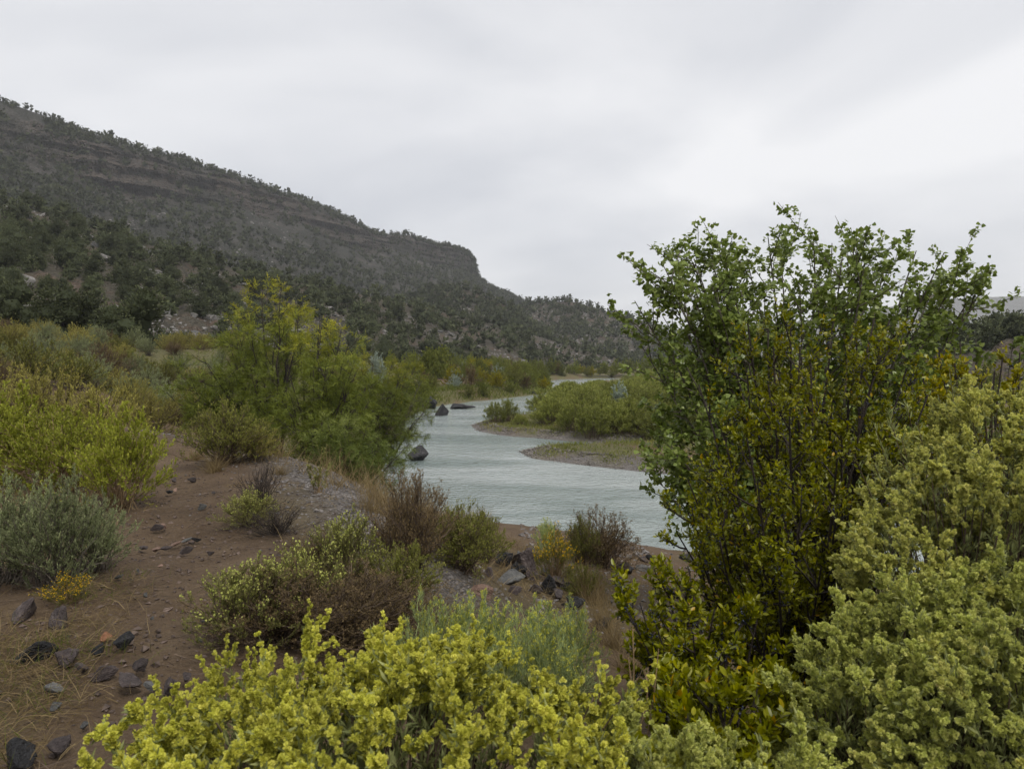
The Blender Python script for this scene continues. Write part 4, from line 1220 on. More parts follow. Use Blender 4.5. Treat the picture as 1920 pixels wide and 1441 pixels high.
# ------------------------------------------------------------------ shrubs on the near bank
SALT_LIME = [bush(600 + i, .62, .72, 85, 12, 20, (.026, .009), M_LIME, M_TWIG_TAN, side_len=.17, up=.5, ang=.7, bare=.4, stem_r=.005, lop=.35) for i in range(2)]
SALT_PALE = [bush(610 + i, .7, .72, 80, 10, 14, (.028, .007), M_PALEY, M_TWIG_BROWN, side_len=.16, up=.6, bare=.35, stem_r=.005) for i in range(2)]
SAGE = [bush(620 + i, .5, .72, 75, 10, 22, (.024, .0055), M_SAGE, M_BARK_GREY, side_len=.17, up=.9, ang=.5, bare=.3, stem_r=.005, mid=.6) for i in range(2)]
GREENSALT = [bush(630 + i, .52, .55, 70, 11, 15, (.024, .008), M_SALTOLIVE, M_TWIG_BROWN, side_len=.15, up=.7, bare=.3, stem_r=.005, tip=(M_BRACT_G, .013, .011, 2, BRACT)) for i in range(2)]
BROWN = [bush(640 + i, .5, .62, 110, 13, 5, (.020, .006), M_BROWNLEAF, M_TWIG_BROWN, side_len=.16, up=.6, bare=.2, stem_r=.005, sub=2) for i in range(2)]
BROWN_G = bush(645, .5, .62, 110, 12, 6, (.022, .008), M_OLIVE, M_TWIG_BROWN, side_len=.16, up=.7, bare=.3, stem_r=.005, sub=2)
BURNT = bush(646, .35, .42, 60, 9, 0, (0, 0), None, M_BARK_DARK, side_len=.14, up=.4, bare=.15, stem_r=.005, sub=3)
OLIVEB = [bush(650 + i, .55, .62, 80, 11, 14, (.026, .008), M_OLIVE, M_TWIG_BROWN, side_len=.16, up=.6, bare=.25, stem_r=.005) for i in range(2)]
BROOM = bush(655, .5, .8, 170, 6, 8, (.05, .004), M_OLIVE, M_TWIG_TAN, side_len=.22, up=1.2, ang=.25, bare=.3, stem_r=.004, mid=.7)
RABBIT = [bush(660 + i, .27, .62, 66, 5, 9, (.045, .004), M_RABBIT, M_RABBIT, side_len=.13, up=1.4, ang=.32, bare=.35, stem_r=.0035, mid=.72, tip=(M_RTIP, .010, .0045, 16, STRIP)) for i in range(3)]
RABBIT_F = bush(665, .36, .6, 80, 6, 9, (.035, .005), M_OLIVE, M_TWIG_TAN, side_len=.13, up=1.1, ang=.35, bare=.3, stem_r=.0035, mid=.7, tip=(M_FLOWER, .012, .010, 3, OVAL))
SPRIG = bush(668, .14, .5, 16, 6, 12, (.020, .006), M_SALTOLIVE, M_TWIG_TAN, side_len=.09, up=1.4, ang=.35, bare=.2, stem_r=.003, tmpl=OVAL)
TUFT_DRY = [tuft(670 + i, 260, .42, .42, .0045, M_DRY) for i in range(3)]
TUFT_TALL = tuft(675, 320, .62, .22, .004, M_DRY, droop=-.25, base=.10)
TUFT_GREEN = [tuft(680 + i, 200, .26, .5, .004, M_GREENGRASS) for i in range(2)]

def put(name, parts, u, v, s, label, cat='shrub', group=None, rz=None, sc=None):
    p = hit(u, v); p[2] -= .02
    return thing(name, parts, label, cat, p, (u * 7 + v * 3) % 6.28 if rz is None else rz, s if sc is None else tuple(np.array(sc) * s), group)

# left of the path
put('saltbush', SALT_LIME[0], 222, 952, 1.25, 'bright lime-green saltbush bulging over the left edge of the path', sc=(.9, .9, 1.15))
put('saltbush', SALT_LIME[1], 118, 925, 1.5, 'wide lime-green saltbush mound behind the sagebrush', sc=(1.15, 1, .95))
put('saltbush', SALT_LIME[0], 8, 905, 1.5, 'lime-green saltbush mound at the left picture edge', rz=2.0, sc=(1.1, 1, 1.1))
put('saltbush', SALT_PALE[0], 190, 828, 1.55, 'pale straw-yellow shrub behind the lime saltbush by the path bend', sc=(1.1, 1, .95))
put('saltbush', SALT_PALE[1], 85, 825, 1.75, 'broad pale yellow-green shrub left of the path bend', sc=(1.1, 1, 1.05))
put('saltbush', SALT_PALE[0], -10, 812, 1.75, 'pale yellow shrub with brown base at the left picture edge', rz=.5, sc=(1.1, 1, 1.25))
put('sagebrush', SAGE[0], 105, 1098, 1.0, 'grey-green sagebrush at the near left with upright shoots', sc=(.95, .9, 1.0))
put('sagebrush', SAGE[1], 10, 1095, .97, 'grey-green sagebrush cut by the left picture edge', sc=(1, 1, 1.05))
put('sagebrush', SAGE[1], 178, 1068, .75, 'smaller olive-tinged sagebrush leaning toward the path', rz=3.0)
put('low_shrub', RABBIT_F, 128, 1128, .42, 'small yellow-green cushion plant at the foot of the sagebrush', sc=(1.2, 1.2, .75))
put('broom_shrub', BROOM, 272, 792, 1.35, 'upright tan-olive broom shrub at the far end of the path', sc=(1.15, 1.1, 1.05))
put('saltbush', SALT_LIME[1], 348, 790, .75, 'small bright lime bush right of the broom shrub')
put('brown_shrub', BROWN_G, 425, 868, 1.35, 'dense brown twiggy shrub with yellow-green tips on the gravel crest', sc=(1.2, 1, 1.05))
put('olive_shrub', SALT_PALE[1], 478, 862, .72, 'yellow-leaved shrub leaning out right of the brown twiggy shrub')
put('grass_tuft', TUFT_DRY[0], 402, 884, 1.0, 'pale straw grass tuft in front of the brown twiggy shrub', 'grass')
put('grass_tuft', TUFT_DRY[1], 368, 862, .9, 'straw grass tuft left of the brown twiggy shrub', 'grass')
put('grass_tuft', TUFT_DRY[2], 524, 890, .75, 'small golden grass tuft on the gravel crest', 'grass')
put('sprig', SPRIG, 598, 925, 1.1, 'thin grey-green sprig plant alone near the crest', 'plant', sc=(1.5, 1.5, 1))
put('burnt_shrub', BURNT, 492, 962, 1.05, 'black leafless shrub beside the path', sc=(.8, .8, 1.15))
put('burnt_shrub', BURNT, 520, 1000, 1.0, 'charred low twigs right of the black leafless shrub', rz=1.0, sc=(1.2, 1, .6))
put('saltbush', GREENSALT[0], 465, 985, .62, 'dark grey-green low bush among the charred twigs')
put('saltbush', GREENSALT[0], 465, 1198, .80, 'yellow-tipped green saltbush at the right edge of the path', sc=(1.0, .9, 1.05))
put('saltbush', GREENSALT[1], 552, 1165, .80, 'dull green saltbush with brown dead base right of the path', sc=(1, .9, 1.05))
put('brown_shrub', BROWN[0], 515, 1195, 1.1, 'dead brown undergrowth beneath the green saltbush', sc=(1.1, .9, .6))
put('saltbush', GREENSALT[0], 648, 1092, .80, 'tall yellow-green saltbush on the slope above the dark tangle', rz=4.0, sc=(.85, .8, 1.2))
put('saltbush', OLIVEB[0], 745, 1125, .80, 'spreading green shrub with feathery shoots above the tangle', sc=(1.1, 1, .95))
put('brown_shrub', BROWN[1], 640, 1205, 1.15, 'dark brown tangle of dead twigs left of the rabbitbrush', sc=(1.2, 1, .62))
put('brown_shrub', BROWN[0], 725, 1190, 1.0, 'low dead twig tangle behind the front saltbush', rz=2.2, sc=(1.2, 1, .6))
put('brown_shrub', BROWN[1], 590, 1060, .6, 'small brown dead shrub on the dirt slope', sc=(1, 1, .7))
put('brown_shrub', BROWN[0], 775, 1062, 1.12, 'large reddish-brown dry shrub above the rock pile', sc=(1.0, .9, 1.15))
put('brown_shrub', BROWN_G, 868, 1070, 1.02, 'brown and olive shrub left of the rock pile', sc=(1.05, .9, 1.05))
put('olive_shrub', OLIVEB[1], 905, 1050, .85, 'yellow-green shrub just above the rock pile', sc=(.9, .9, 1.15))
put('grass_tuft', TUFT_TALL, 752, 1010, 1.15, 'tall tan grass behind the reddish-brown shrub', 'grass')
put('grass_tuft', TUFT_TALL, 700, 960, .9, 'tan grass on the crest above the water', 'grass', rz=2)
put('sprig', SPRIG, 910, 1010, 1.1, 'thin green sapling silhouetted against the water', 'plant')
put('rabbitbrush', RABBIT_F, 1042, 1092, 1.15, 'rabbitbrush with orange-yellow flowers right of the rock pile', sc=(1.0, 1, 1.0))
put('rabbitbrush', RABBIT[1], 1026, 1042, 1.05, 'pale green rabbitbrush behind the yellow flowers', sc=(1.1, 1.1, 1))
put('brown_shrub', BROWN[1], 1125, 1062, 1.75, 'round brown twiggy shrub on the river bank', sc=(1.1, 1, .95))
put('brown_shrub', BROWN_G, 1090, 1060, 1.1, 'olive-brown shoots on the left side of the bank shrub', sc=(.7, .7, 1.25))
put('grass_tuft', TUFT_TALL, 1115, 1130, 1.0, 'pale olive grass clump below the bank shrub', 'grass', rz=1)
put('olive_shrub', OLIVEB[0], 1098, 1120, .62, 'thin olive plant right of the rock pile', rz=1.0, sc=(1, 1, 1.2))
put('grass_tuft', TUFT_DRY[0], 1150, 1215, 1.0, 'brown dry grass in the gap before the dark berry bush', 'grass', rz=3)
put('grass_tuft', TUFT_DRY[2], 1180, 1260, .9, 'dry grass at the foot of the dead stalk', 'grass', rz=5)
put('grass_tuft', TUFT_TALL, 1130, 1180, .8, 'upright brown grass behind the rabbitbrush', 'grass', rz=4)
# rabbitbrush behind the front saltbush
for (uu, vv, s, i, lab) in [(800, 1330, .90, 0, 'left plant of the pale green rabbitbrush row'), (860, 1325, .90, 1, 'second rabbitbrush from the left with pale yellow tips'), (905, 1320, .90, 2, 'middle rabbitbrush of the pale green row'),
                           (985, 1310, .90, 0, 'rabbitbrush below the rock pile with a flat yellow top'), (1072, 1300, .90, 1, 'lanky rabbitbrush with long pale stems right of the row'), (1030, 1360, .95, 2, 'short green rabbitbrush in front of the row')]:
    put('rabbitbrush', RABBIT[i], uu, vv, s, lab)
# brushy flat under the hill
FLAT = {'sage': SAGE, 'pale': SALT_PALE, 'olive': OLIVEB, 'brown': BROWN, 'lime': SALT_LIME}
for (uu, dd, kind, i, s, lab) in [(192, 33, 'brown', 0, 3.0, 'large rounded tan-brown shrub on the flat before the dark junipers'), (205, 31, 'pale', 0, 1.9, 'straw-coloured shrub against the large tan-brown shrub'), (140, 24, 'olive', 0, 2.0, 'leafy green shrub on the flat left of the broom shrub'),
        (55, 23, 'olive', 1, 2.2, 'big green shrub on the flat near the left edge'), (245, 26, 'sage', 0, 1.6, 'grey sagebrush between the broom and the tan-brown shrub'), (95, 34, 'sage', 1, 2.4, 'grey-green sagebrush behind the big green shrub'),
        (20, 36, 'pale', 1, 2.4, 'pale brown shrub at the hill foot near the left edge'), (405, 36, 'sage', 1, 2.0, 'grey sagebrush half hidden behind the large tamarisk'), (352, 33, 'pale', 0, 1.8, 'straw-yellow shrub just left of the large tamarisk'), (225, 44, 'olive', 1, 2.2, 'olive shrub on the open grass before the pointed juniper'), (330, 27, 'olive', 0, 1.8, 'olive shrub left of the large tamarisk'), (300, 30, 'sage', 0, 2.0, 'grey sagebrush left of the large tamarisk'), (370, 38, 'brown', 1, 2.2, 'reddish dead brush at the hill foot behind the tamarisk')]:
    thing({'sage': 'sagebrush', 'pale': 'saltbush', 'olive': 'olive_shrub', 'brown': 'brown_shrub'}[kind], FLAT[kind][i], lab, 'shrub', spot(uu, dd), uu * .1, s)
rng = np.random.default_rng(31)
cand = np.stack([rng.uniform(-48, -8, 700), rng.uniform(19, 62, 700)], -1)
cand = cand[(cand[:, 0] / cand[:, 1] > -.76) & (cand[:, 0] / cand[:, 1] < -.33) & (seg_dist(cand[:, 0], cand[:, 1], PATH) > 1.2)]
cand = cand[thin(cand, 1.6)][:160]
for j, (x_, y_) in enumerate(cand):
    kd = rng.choice(['sage', 'pale', 'olive', 'brown'], p=[.38, .24, .25, .13])
    thing({'sage': 'sagebrush', 'pale': 'saltbush', 'olive': 'olive_shrub', 'brown': 'brown_shrub'}[kd], FLAT[kd][j % 2],
          {'sage': 'grey-green sagebrush scattered on the brushy flat below the hill', 'pale': 'straw-yellow shrub scattered on the brushy flat below the hill', 'olive': 'olive-green shrub scattered on the brushy flat below the hill', 'brown': 'brown dry shrub scattered on the brushy flat below the hill'}[kd],
          'shrub', (x_, y_, gz(x_, y_)), rng.uniform(0, 6), rng.uniform(1.2, 2.2), 'shrubs on the flat below the hill')
# brush on the land right of the thicket
cand = np.stack([rng.uniform(16, 75, 500), rng.uniform(34, 100, 500)], -1)
cand = cand[(cand[:, 0] / cand[:, 1] < .8) & (cand[:, 0] / cand[:, 1] > .31)]; cand = cand[thin(cand, 3.2)][:110]
for j, (x_, y_) in enumerate(cand):
    thing('riverside_shrub', BANK[(0, 4, 2, 1)[j % 4]], ['green shrub on the far bank behind the cottonwood', 'olive shrub on the far bank behind the cottonwood', 'yellowing shrub on the far bank behind the cottonwood', 'dark upright shrub on the far bank behind the cottonwood'][j % 4], 'shrub', (x_, y_, gz(x_, y_)), rng.uniform(0, 6), rng.uniform(.5, .85), 'brush on the bank behind the cottonwood')

# ------------------------------------------------------------------ stones
MT = {'b': M_BASALT, 'n': M_ROCKBROWN, 'g': M_ROCKGREY, 't': M_ROCKTAN, 'o': M_ROCKPINK}
def px_stone(u, v, w_, h, m, label, group=None, name='rock', i=None, sink=.3):
    p = hit(u, v); s = w_ * (1.1 if v > 1130 and u < 420 and name == 'rock' else 1.35) / F * p[1] / 2; hh = h / F * p[1] / 2
    stone(name, (int(u * 3 + v) % 6) if i is None else i, MT[m], p, (s * 1.15, s * .95, max(hh * 1.5, s * .62)), (u * 1.7 + v) % 3.1, label, group, ((u + v) % 7 - 3) * .08, sink)
for q in [ # rocks beside the near path
        (50, 1160, 62, 50, 'n', 'dark brown rock below the sagebrush at the left edge'), (118, 1172, 72, 44, 'n', 'broad dark rock below the small cushion plant'), (62, 1238, 78, 44, 'b', 'flat black rock at the left edge of the rocky patch'),
        (122, 1245, 62, 48, 'n', 'dark purple-brown rock in the middle of the rocky patch'), (192, 1200, 36, 22, 'o', 'orange stone among the dark rocks'), (230, 1212, 46, 40, 'b', 'blackish mossy rock right of the orange stone'),
        (190, 1268, 52, 26, 'n', 'low flat dark rock below the orange stone'), (262, 1258, 40, 36, 'n', 'angular dark rock at the path edge'), (236, 1285, 66, 28, 'n', 'long flat brown slab beside the path'), (282, 1296, 50, 26, 'g', 'flat grey stone in the dry grass'),
        (98, 1302, 54, 26, 'g', 'greyish tan stone in the grass at the lower left'), (98, 1332, 36, 20, 'g', 'small greenish grey stone at the lower left'), (22, 1440, 120, 70, 'b', 'big dark boulder in the lower left corner'),
        (112, 1405, 60, 42, 'n', 'brown rock right of the corner boulder'), (322, 1300, 40, 50, 'n', 'upright dark rock at the near path edge'), (385, 1330, 60, 34, 'b', 'black rock half hidden by the front saltbush'),
        (150, 1260, 40, 24, 'n', 'small dark stone between the two larger rocks'), (345, 1275, 36, 18, 'n', 'narrow dark stone on the near path'), (185, 1222, 36, 22, 'b', 'small black stone below the orange stone'), (155, 1365, 24, 16, 'g', 'little grey pebble stone in the dry grass')]:
    px_stone(*q)
for q in [(328, 902, 14, 8, 'n'), (361, 902, 16, 9, 'n'), (317, 924, 14, 9, 'b'), (330, 920, 12, 6, 't'), (377, 953, 15, 11, 'g'), (292, 992, 22, 9, 'n'), (306, 989, 15, 9, 't'), (268, 1029, 18, 9, 'n'), (292, 1032, 17, 12, 't'), (310, 1030, 20, 10, 'n'), (330, 1021, 18, 9, 't'), (350, 1015, 18, 9, 'g'), (368, 1014, 20, 10, 'b'),
          (348, 1034, 24, 12, 'n'), (225, 1084, 17, 12, 'g'), (274, 1118, 12, 9, 'g'), (384, 1170, 17, 13, 'g'), (376, 1202, 12, 10, 'g'), (345, 1182, 7, 5, 'n'), (400, 1195, 9, 7, 't'), (260, 1070, 9, 6, 'g'), (245, 1090, 10, 6, 'n'), (300, 1062, 10, 7, 't'), (340, 1150, 8, 6, 'n'), (285, 1160, 9, 6, 'g'), (395, 1040, 12, 8, 'n'), (400, 925, 10, 7, 'n')]:
    px_stone(*q, {'b': 'small black stone lying on the dirt path', 'n': 'small brown stone lying on the dirt path', 'g': 'small grey stone lying on the dirt path', 't': 'small tan stone lying on the dirt path'}[q[4]], 'stones on the dirt path', 'stone')
for q in [ # the rock pile
        (990, 1082, 52, 74, 'n', 'tallest pinkish-brown block of the rock pile'), (948, 1092, 62, 30, 'g', 'long grey slab at the left of the rock pile'), (970, 1078, 44, 40, 'b', 'black lumpy rock in the rock pile left of the tall block'), (1022, 1112, 32, 50, 'b', 'dark upright rock in front of the tall block'),
        (1045, 1096, 36, 30, 'n', 'brown angular rock at the right of the pile'), (1022, 1078, 24, 20, 'g', 'small grey rock wedged beside the tall block'), (1042, 1122, 34, 26, 'n', 'dark rock at the lower right of the pile'), (1068, 1108, 36, 26, 'b', 'low black rock at the right end of the pile'),
        (1000, 1112, 26, 24, 'n', 'small brown rock at the foot of the tall block'), (905, 1118, 42, 28, 't', 'reddish tan rock left of the rabbitbrush row'), (945, 1060, 30, 50, 'b', 'standing black stone half hidden by the olive shrub'), (920, 1082, 34, 24, 'n', 'brown rock at the left end of the pile'), (975, 1048, 30, 18, 'g', 'pale flat stone above the rock pile'),
        (1010, 1052, 24, 16, 'b', 'small dark rock behind the tall block'), (1075, 1140, 44, 40, 'b', 'dark rock beneath the pile beside the lanky rabbitbrush'), (960, 1112, 30, 18, 'n', 'flat dark stone below the long grey slab'), (1060, 1082, 22, 14, 'n', 'little brown rock on top of the pile end'),
        (1120, 1052, 40, 26, 'n', 'brown rock at the foot of the bank shrub'), (1105, 1046, 28, 18, 'b', 'dark rock under the left side of the bank shrub'), (1172, 1072, 48, 30, 'b', 'rounded dark rock on the bank right of the bank shrub'), (1142, 1068, 30, 18, 'n', 'small dark rock between the two bank rocks'), (1205, 1070, 26, 14, 'g', 'small grey rock at the top of the little beach'),
        (1222, 1050, 24, 18, 'b', 'upright black rock at the water edge'), (1208, 1052, 22, 12, 'n', 'low dark rock left of the upright black rock'), (1240, 1052, 16, 10, 'b', 'small wet black rock at the water edge'), (1292, 1052, 30, 18, 'b', 'dark rounded rock in the shallows near the berry bush'), (1280, 1046, 18, 8, 'b', 'flat rock awash beside the dark rounded rock'), (1330, 1052, 22, 14, 'b', 'wet dark rock behind the berry bush leaves'),
        (735, 975, 22, 12, 'b', 'dark rock on the crest edge above the water'), (800, 962, 22, 12, 'b', 'black rock behind the tall tan grass'), (880, 1012, 40, 20, 'n', 'brown rock peeping above the olive shrub'), (1130, 1180, 40, 34, 'b', 'black rock in the brown grass left of the berry bush'), (1210, 1215, 44, 44, 'b', 'dark rock in the gap behind the dead stalk'), (1200, 1300, 46, 34, 'b', 'shadowed black rock at the foot of the berry bush')]:
    px_stone(*q)

# pebbles on path and crest
rng = np.random.default_rng(37)
def scat(n, pts, sd_, lo=0, hi=1):
    pts = np.array(pts, float); seg = rng.integers(0, len(pts) - 1, n); t = rng.random(n)[:, None]
    q = pts[seg] * (1 - t) + pts[seg + 1] * t + rng.normal(size=(n, 2)) * sd_
    return np.stack([q[:, 0], q[:, 1], ground_z(q[:, 0], q[:, 1]) - .05 * np.exp(-(seg_dist(q[:, 0], q[:, 1], PATH) / .45) ** 2) + .003], -1)
P = scat(6000, CREST, .5)
M_PEB = noisemat('gravel_stone', [(.35, (.075, .066, .062)), (.65, (.21, .19, .175))], 9.0, rough=.8, bump=.2)
tag(link('crest_gravel', merged('crest_gravel', ROCKLOW, P, rng.gamma(1.8, .0065, len(P)) + .005, rng, M_PEB)), 'grey gravel along the bank crest', 'gravel', kind='stuff')
P = scat(4500, PATH[:7], .8)
M_PEB2 = noisemat('path_stone', [(.35, (.05, .036, .030)), (.65, (.17, .125, .10))], 9.0, rough=.8, bump=.2)
tag(link('path_gravel', merged('path_gravel', ROCKLOW, P, rng.gamma(1.5, .0055, len(P)) + .003, rng, M_PEB2)), 'fine brown grit scattered over the dirt path', 'gravel', kind='stuff')
Q = np.stack([rng.uniform(.2, 12, 5000), rng.uniform(7, 18, 5000)], -1); sd = river_sd(Q[:, 0], Q[:, 1]); Q = Q[(sd > -.3)]
P = np.stack([Q[:, 0], Q[:, 1], ground_z(Q[:, 0], Q[:, 1])], -1)
tag(link('beach_gravel', merged('beach_gravel', ROCKLOW, P, rng.gamma(1.8, .016, len(P)) + .008, rng, M_PEB)), 'stones on the small beach below the bank', 'gravel', kind='stuff')

# dry grass and litter
def ground_blades(n, region, L, wid, mat, name, label, lean, droop, cl=.09, per=18, flat=.0, avoid=.35):
    x0, x1, y0, y1 = region
    c = np.stack([rng.uniform(x0, x1, n // per), rng.uniform(y0, y1, n // per)], -1)
    c = c[(seg_dist(c[:, 0], c[:, 1], PATH) > avoid * rng.uniform(.6, 1.5, len(c))) & (fbm2(c[:, 0], c[:, 1], .8, 3, 55) > -.25)]
    q = np.repeat(c, per, 0) + rng.normal(size=(len(c) * per, 2)) * cl
    sd = river_sd(q[:, 0], q[:, 1]); q = q[sd > .3]
    P = np.stack([q[:, 0], q[:, 1], ground_z(q[:, 0], q[:, 1]) + .004], -1)
    p, wd = blades(rng, P, L, wid, lean, 4, droop)
    b = B(); b.ribbons(p, wd, rng.beta(2, 2, len(p)), rng=rng)
    tag(link(name, b.mesh(name, mat)), label, 'grass', kind='stuff')
ground_blades(14000, (-3.4, -.7, 2.0, 5.2), .17, .0032, M_DRY, 'dry_grass', 'thin tan grass over the rocky ground at the lower left', 1.1, -.8)
ground_blades(3200, (-3.4, -.9, 2.2, 5.4), .13, .003, M_GREENGRASS, 'green_grass', 'sparse green grass between the rocks at the lower left', .6, -.4)
ground_blades(9000, (-7, .4, 5, 15), .17, .0045, M_DRY, 'bank_dry_grass', 'dry grass along the path sides and slope', 1.0, -.7, avoid=.8)
ground_blades(7000, (-1.6, 3.5, 3.5, 14), .26, .005, M_DRY, 'slope_dry_grass', 'brown dry grass on the slope down to the water', .8, -.6, avoid=.2)
ground_blades(9000, (-7, -.5, 9, 22), .5, .008, M_DRY, 'crest_grass', 'tan grass falling from the crest toward the water', .5, -.4, avoid=1.2)
ground_blades(9000, (-40, -8, 18, 60), .34, .02, M_DRY, 'flat_grass', 'tan grass between the shrubs of the flat', .6, -.4, cl=.4, avoid=.8)
ground_blades(6000, (2.2, 11, 1.5, 15), .24, .006, M_DRY, 'right_bank_grass', 'dry grass on the bank under the cottonwood', .8, -.6, avoid=.2)
ground_blades(5000, (-9, -3.2, 1.5, 9), .22, .005, M_DRY, 'left_bank_grass', 'dry grass under the shrubs left of the path', .8, -.6, avoid=.5)
n = 2000
q = np.stack([rng.uniform(-4.5, .8, n), rng.uniform(2.4, 9, n)], -1)
P = np.stack([q[:, 0], q[:, 1], ground_z(q[:, 0], q[:, 1]) + .006], -1)
D = nrm(rng.normal(size=(n, 3)) * np.array([1, 1, .05]))
tw = grow(rng, P, D, rng.gamma(2, .05, n) + .03, 4, 0, .12); tw[..., 2] = ground_z(tw[..., 0].ravel(), tw[..., 1].ravel()).reshape(n, 4) + .006
b = B(); b.tubes(tw, np.linspace(.0028, .001, 4)[None], 3, rng.random(n))
tag(link('twig_litter', b.mesh('twig_litter', M_TWIG_BROWN)), 'small dead twigs littering the dirt', 'twigs', kind='stuff')

# ------------------------------------------------------------------ cottonwood
def recentre(bs, org):
    for bb in bs:
        bb.V = [v - np.asarray(org, np.float32) for v in bb.V]
rng = np.random.default_rng(71)
cb = np.array(spot(1530, 8.8)); cb[2] -= .1
ct = ats([(1244, 498, 8.6), (1294, 482, 9.2), (1300, 492, 9.6), (1352, 450, 8.8), (1400, 486, 9.4), (1440, 444, 8.9), (1462, 466, 9.5), (1525, 444, 8.8), (1560, 456, 9.6), (1615, 470, 8.7), (1580, 476, 8.3), (1660, 482, 9.3), (1718, 470, 9.0), (1770, 474, 8.7), (1796, 492, 9.3), (1832, 536, 9.0), (1842, 540, 8.8),
          (1190, 564, 8.8), (1267, 552, 8.4), (1203, 648, 9.0), (1248, 608, 9.6), (1238, 708, 8.6), (1300, 534, 8.3), (1380, 566, 8.3), (1500, 546, 8.2), (1640, 586, 8.3), (1745, 552, 8.4), (1700, 608, 8.5), (1450, 568, 9.8), (1560, 586, 9.9),
          (1288, 688, 8.2), (1230, 778, 8.8), (1215, 838, 8.6), (1200, 876, 8.4), (1260, 898, 8.3), (1300, 808, 8.0), (1290, 948, 8.2), (1350, 908, 7.9), (1340, 1008, 8.0), (1380, 768, 7.9), (1400, 988, 8.3), (1770, 648, 8.7), (1800, 608, 9.2)])
ext = ct[rng.integers(0, len(ct), 24)]; c_ = ct.mean(0)
ext = c_ + (ext - c_) * rng.uniform(.6, .97, (24, 1)) + rng.normal(size=ext.shape) * np.array([.22, .35, .18])
ct = np.concatenate([ct, ext])
st = skeleton(rng, cb, ct, 11, .32, .05, .42)
bw, bl = B(), B()
L_ = np.linalg.norm(ct - cb, axis=1)
bw.tubes(st, np.linspace(1, .13, 11)[None] * .045 * (L_ / L_.max())[:, None], 6, rng.random(len(st)))
b1, i1 = side(rng, st, 15, .42, .99, L_ * .15, .8, 5, .35, .08, .1)
bw.tubes(b1, np.linspace(.009, .003, 5)[None], 3, rng.random(len(b1)))
b2, i2 = side(rng, b1, 5, .15, .95, .26, .8, 4, .3, .08)
bw.ribbons(b2, .006, rng.random(len(b2)), rng=rng)
zt = lambda rng, idx, t: np.clip(rng.beta(2, 2.4, len(idx)), 0, 1)
def cotton_leaves(bld, paths, n, t0, t1, s=1.0):
    leaves_on(rng, bld, paths, n, t0, t1, DELTA, .056 * s, .060 * s, 1.0, tint=zt, up=.0, jit=.02, droop=.25)
cotton_leaves(bl, b1, 16, .12, 1); cotton_leaves(bl, b2, 8, .1, 1); cotton_leaves(bl, st, 26, .70, 1)
recentre((bw, bl), cb)
e = thing('cottonwood', [('trunk', bw.mesh('trunk', M_BARK_GREY)), ('crown', bl.mesh('crown', M_COTTON))], 'young cottonwood with broad fan of round green leaves on the river bank', 'tree', cb)
# the single leaves that stand out against the sky
lb = B(); lb.inst(DELTA, np.zeros((1, 3)), np.array([[.056, 0, 0]]), np.array([[0, .06, 0]]), np.array([[0, 0, .015]]), np.array([.4]))
leaf_me = lb.mesh('leaf', M_COTTON)
topi = [i for i in range(43) if (CAMZ - ct[i, 2]) / ct[i, 1] * F + HV < 545]
cnt = 0
for i_ in topi:
    for k_ in range(13):
        t_ = .80 + .2 * (k_ + .5) / 13
        p_, T_ = sample(st, np.array([i_]), np.array([t_])); p_ = p_[0] - cb; T_ = T_[0]
        a_ = k_ * 2.4 + i_; sdv_ = np.array([math.cos(a_), math.sin(a_), -.25])
        o = link('leaf', leaf_me, p_ + sdv_ * .035, (rng.uniform(-1.2, 1.2), rng.uniform(.2, 1.2), a_), rng.uniform(.8, 1.15), e)
        cnt += 1

# saplings at the right
cb2 = np.array(spot(1810, 7.0))
ct2 = ats([(1790, 650, 7.2), (1830, 636, 7.0), (1870, 660, 7.3), (1850, 690, 6.8), (1900, 640, 7.4), (1800, 700, 6.8), (1885, 720, 6.9), (1940, 660, 7.2)])
st = skeleton(rng, cb2, ct2, 8, .4, .05); bw, bl = B(), B()
bw.tubes(st, np.linspace(.025, .004, 8)[None], 5, rng.random(len(st)))
b1, _ = side(rng, st, 9, .4, .98, .35, .6, 5, .5); bw.tubes(b1, np.linspace(.005, .002, 5)[None], 3, .5)
cotton_leaves(bl, b1, 26, .1, 1, .95)
recentre((bw, bl), cb2)
thing('cottonwood', [('trunk', bw.mesh('trunk', M_BARK_GREY)), ('crown', bl.mesh('crown', M_COTTON))], 'small cottonwood sapling behind the saltbush at the right edge', 'tree', cb2)

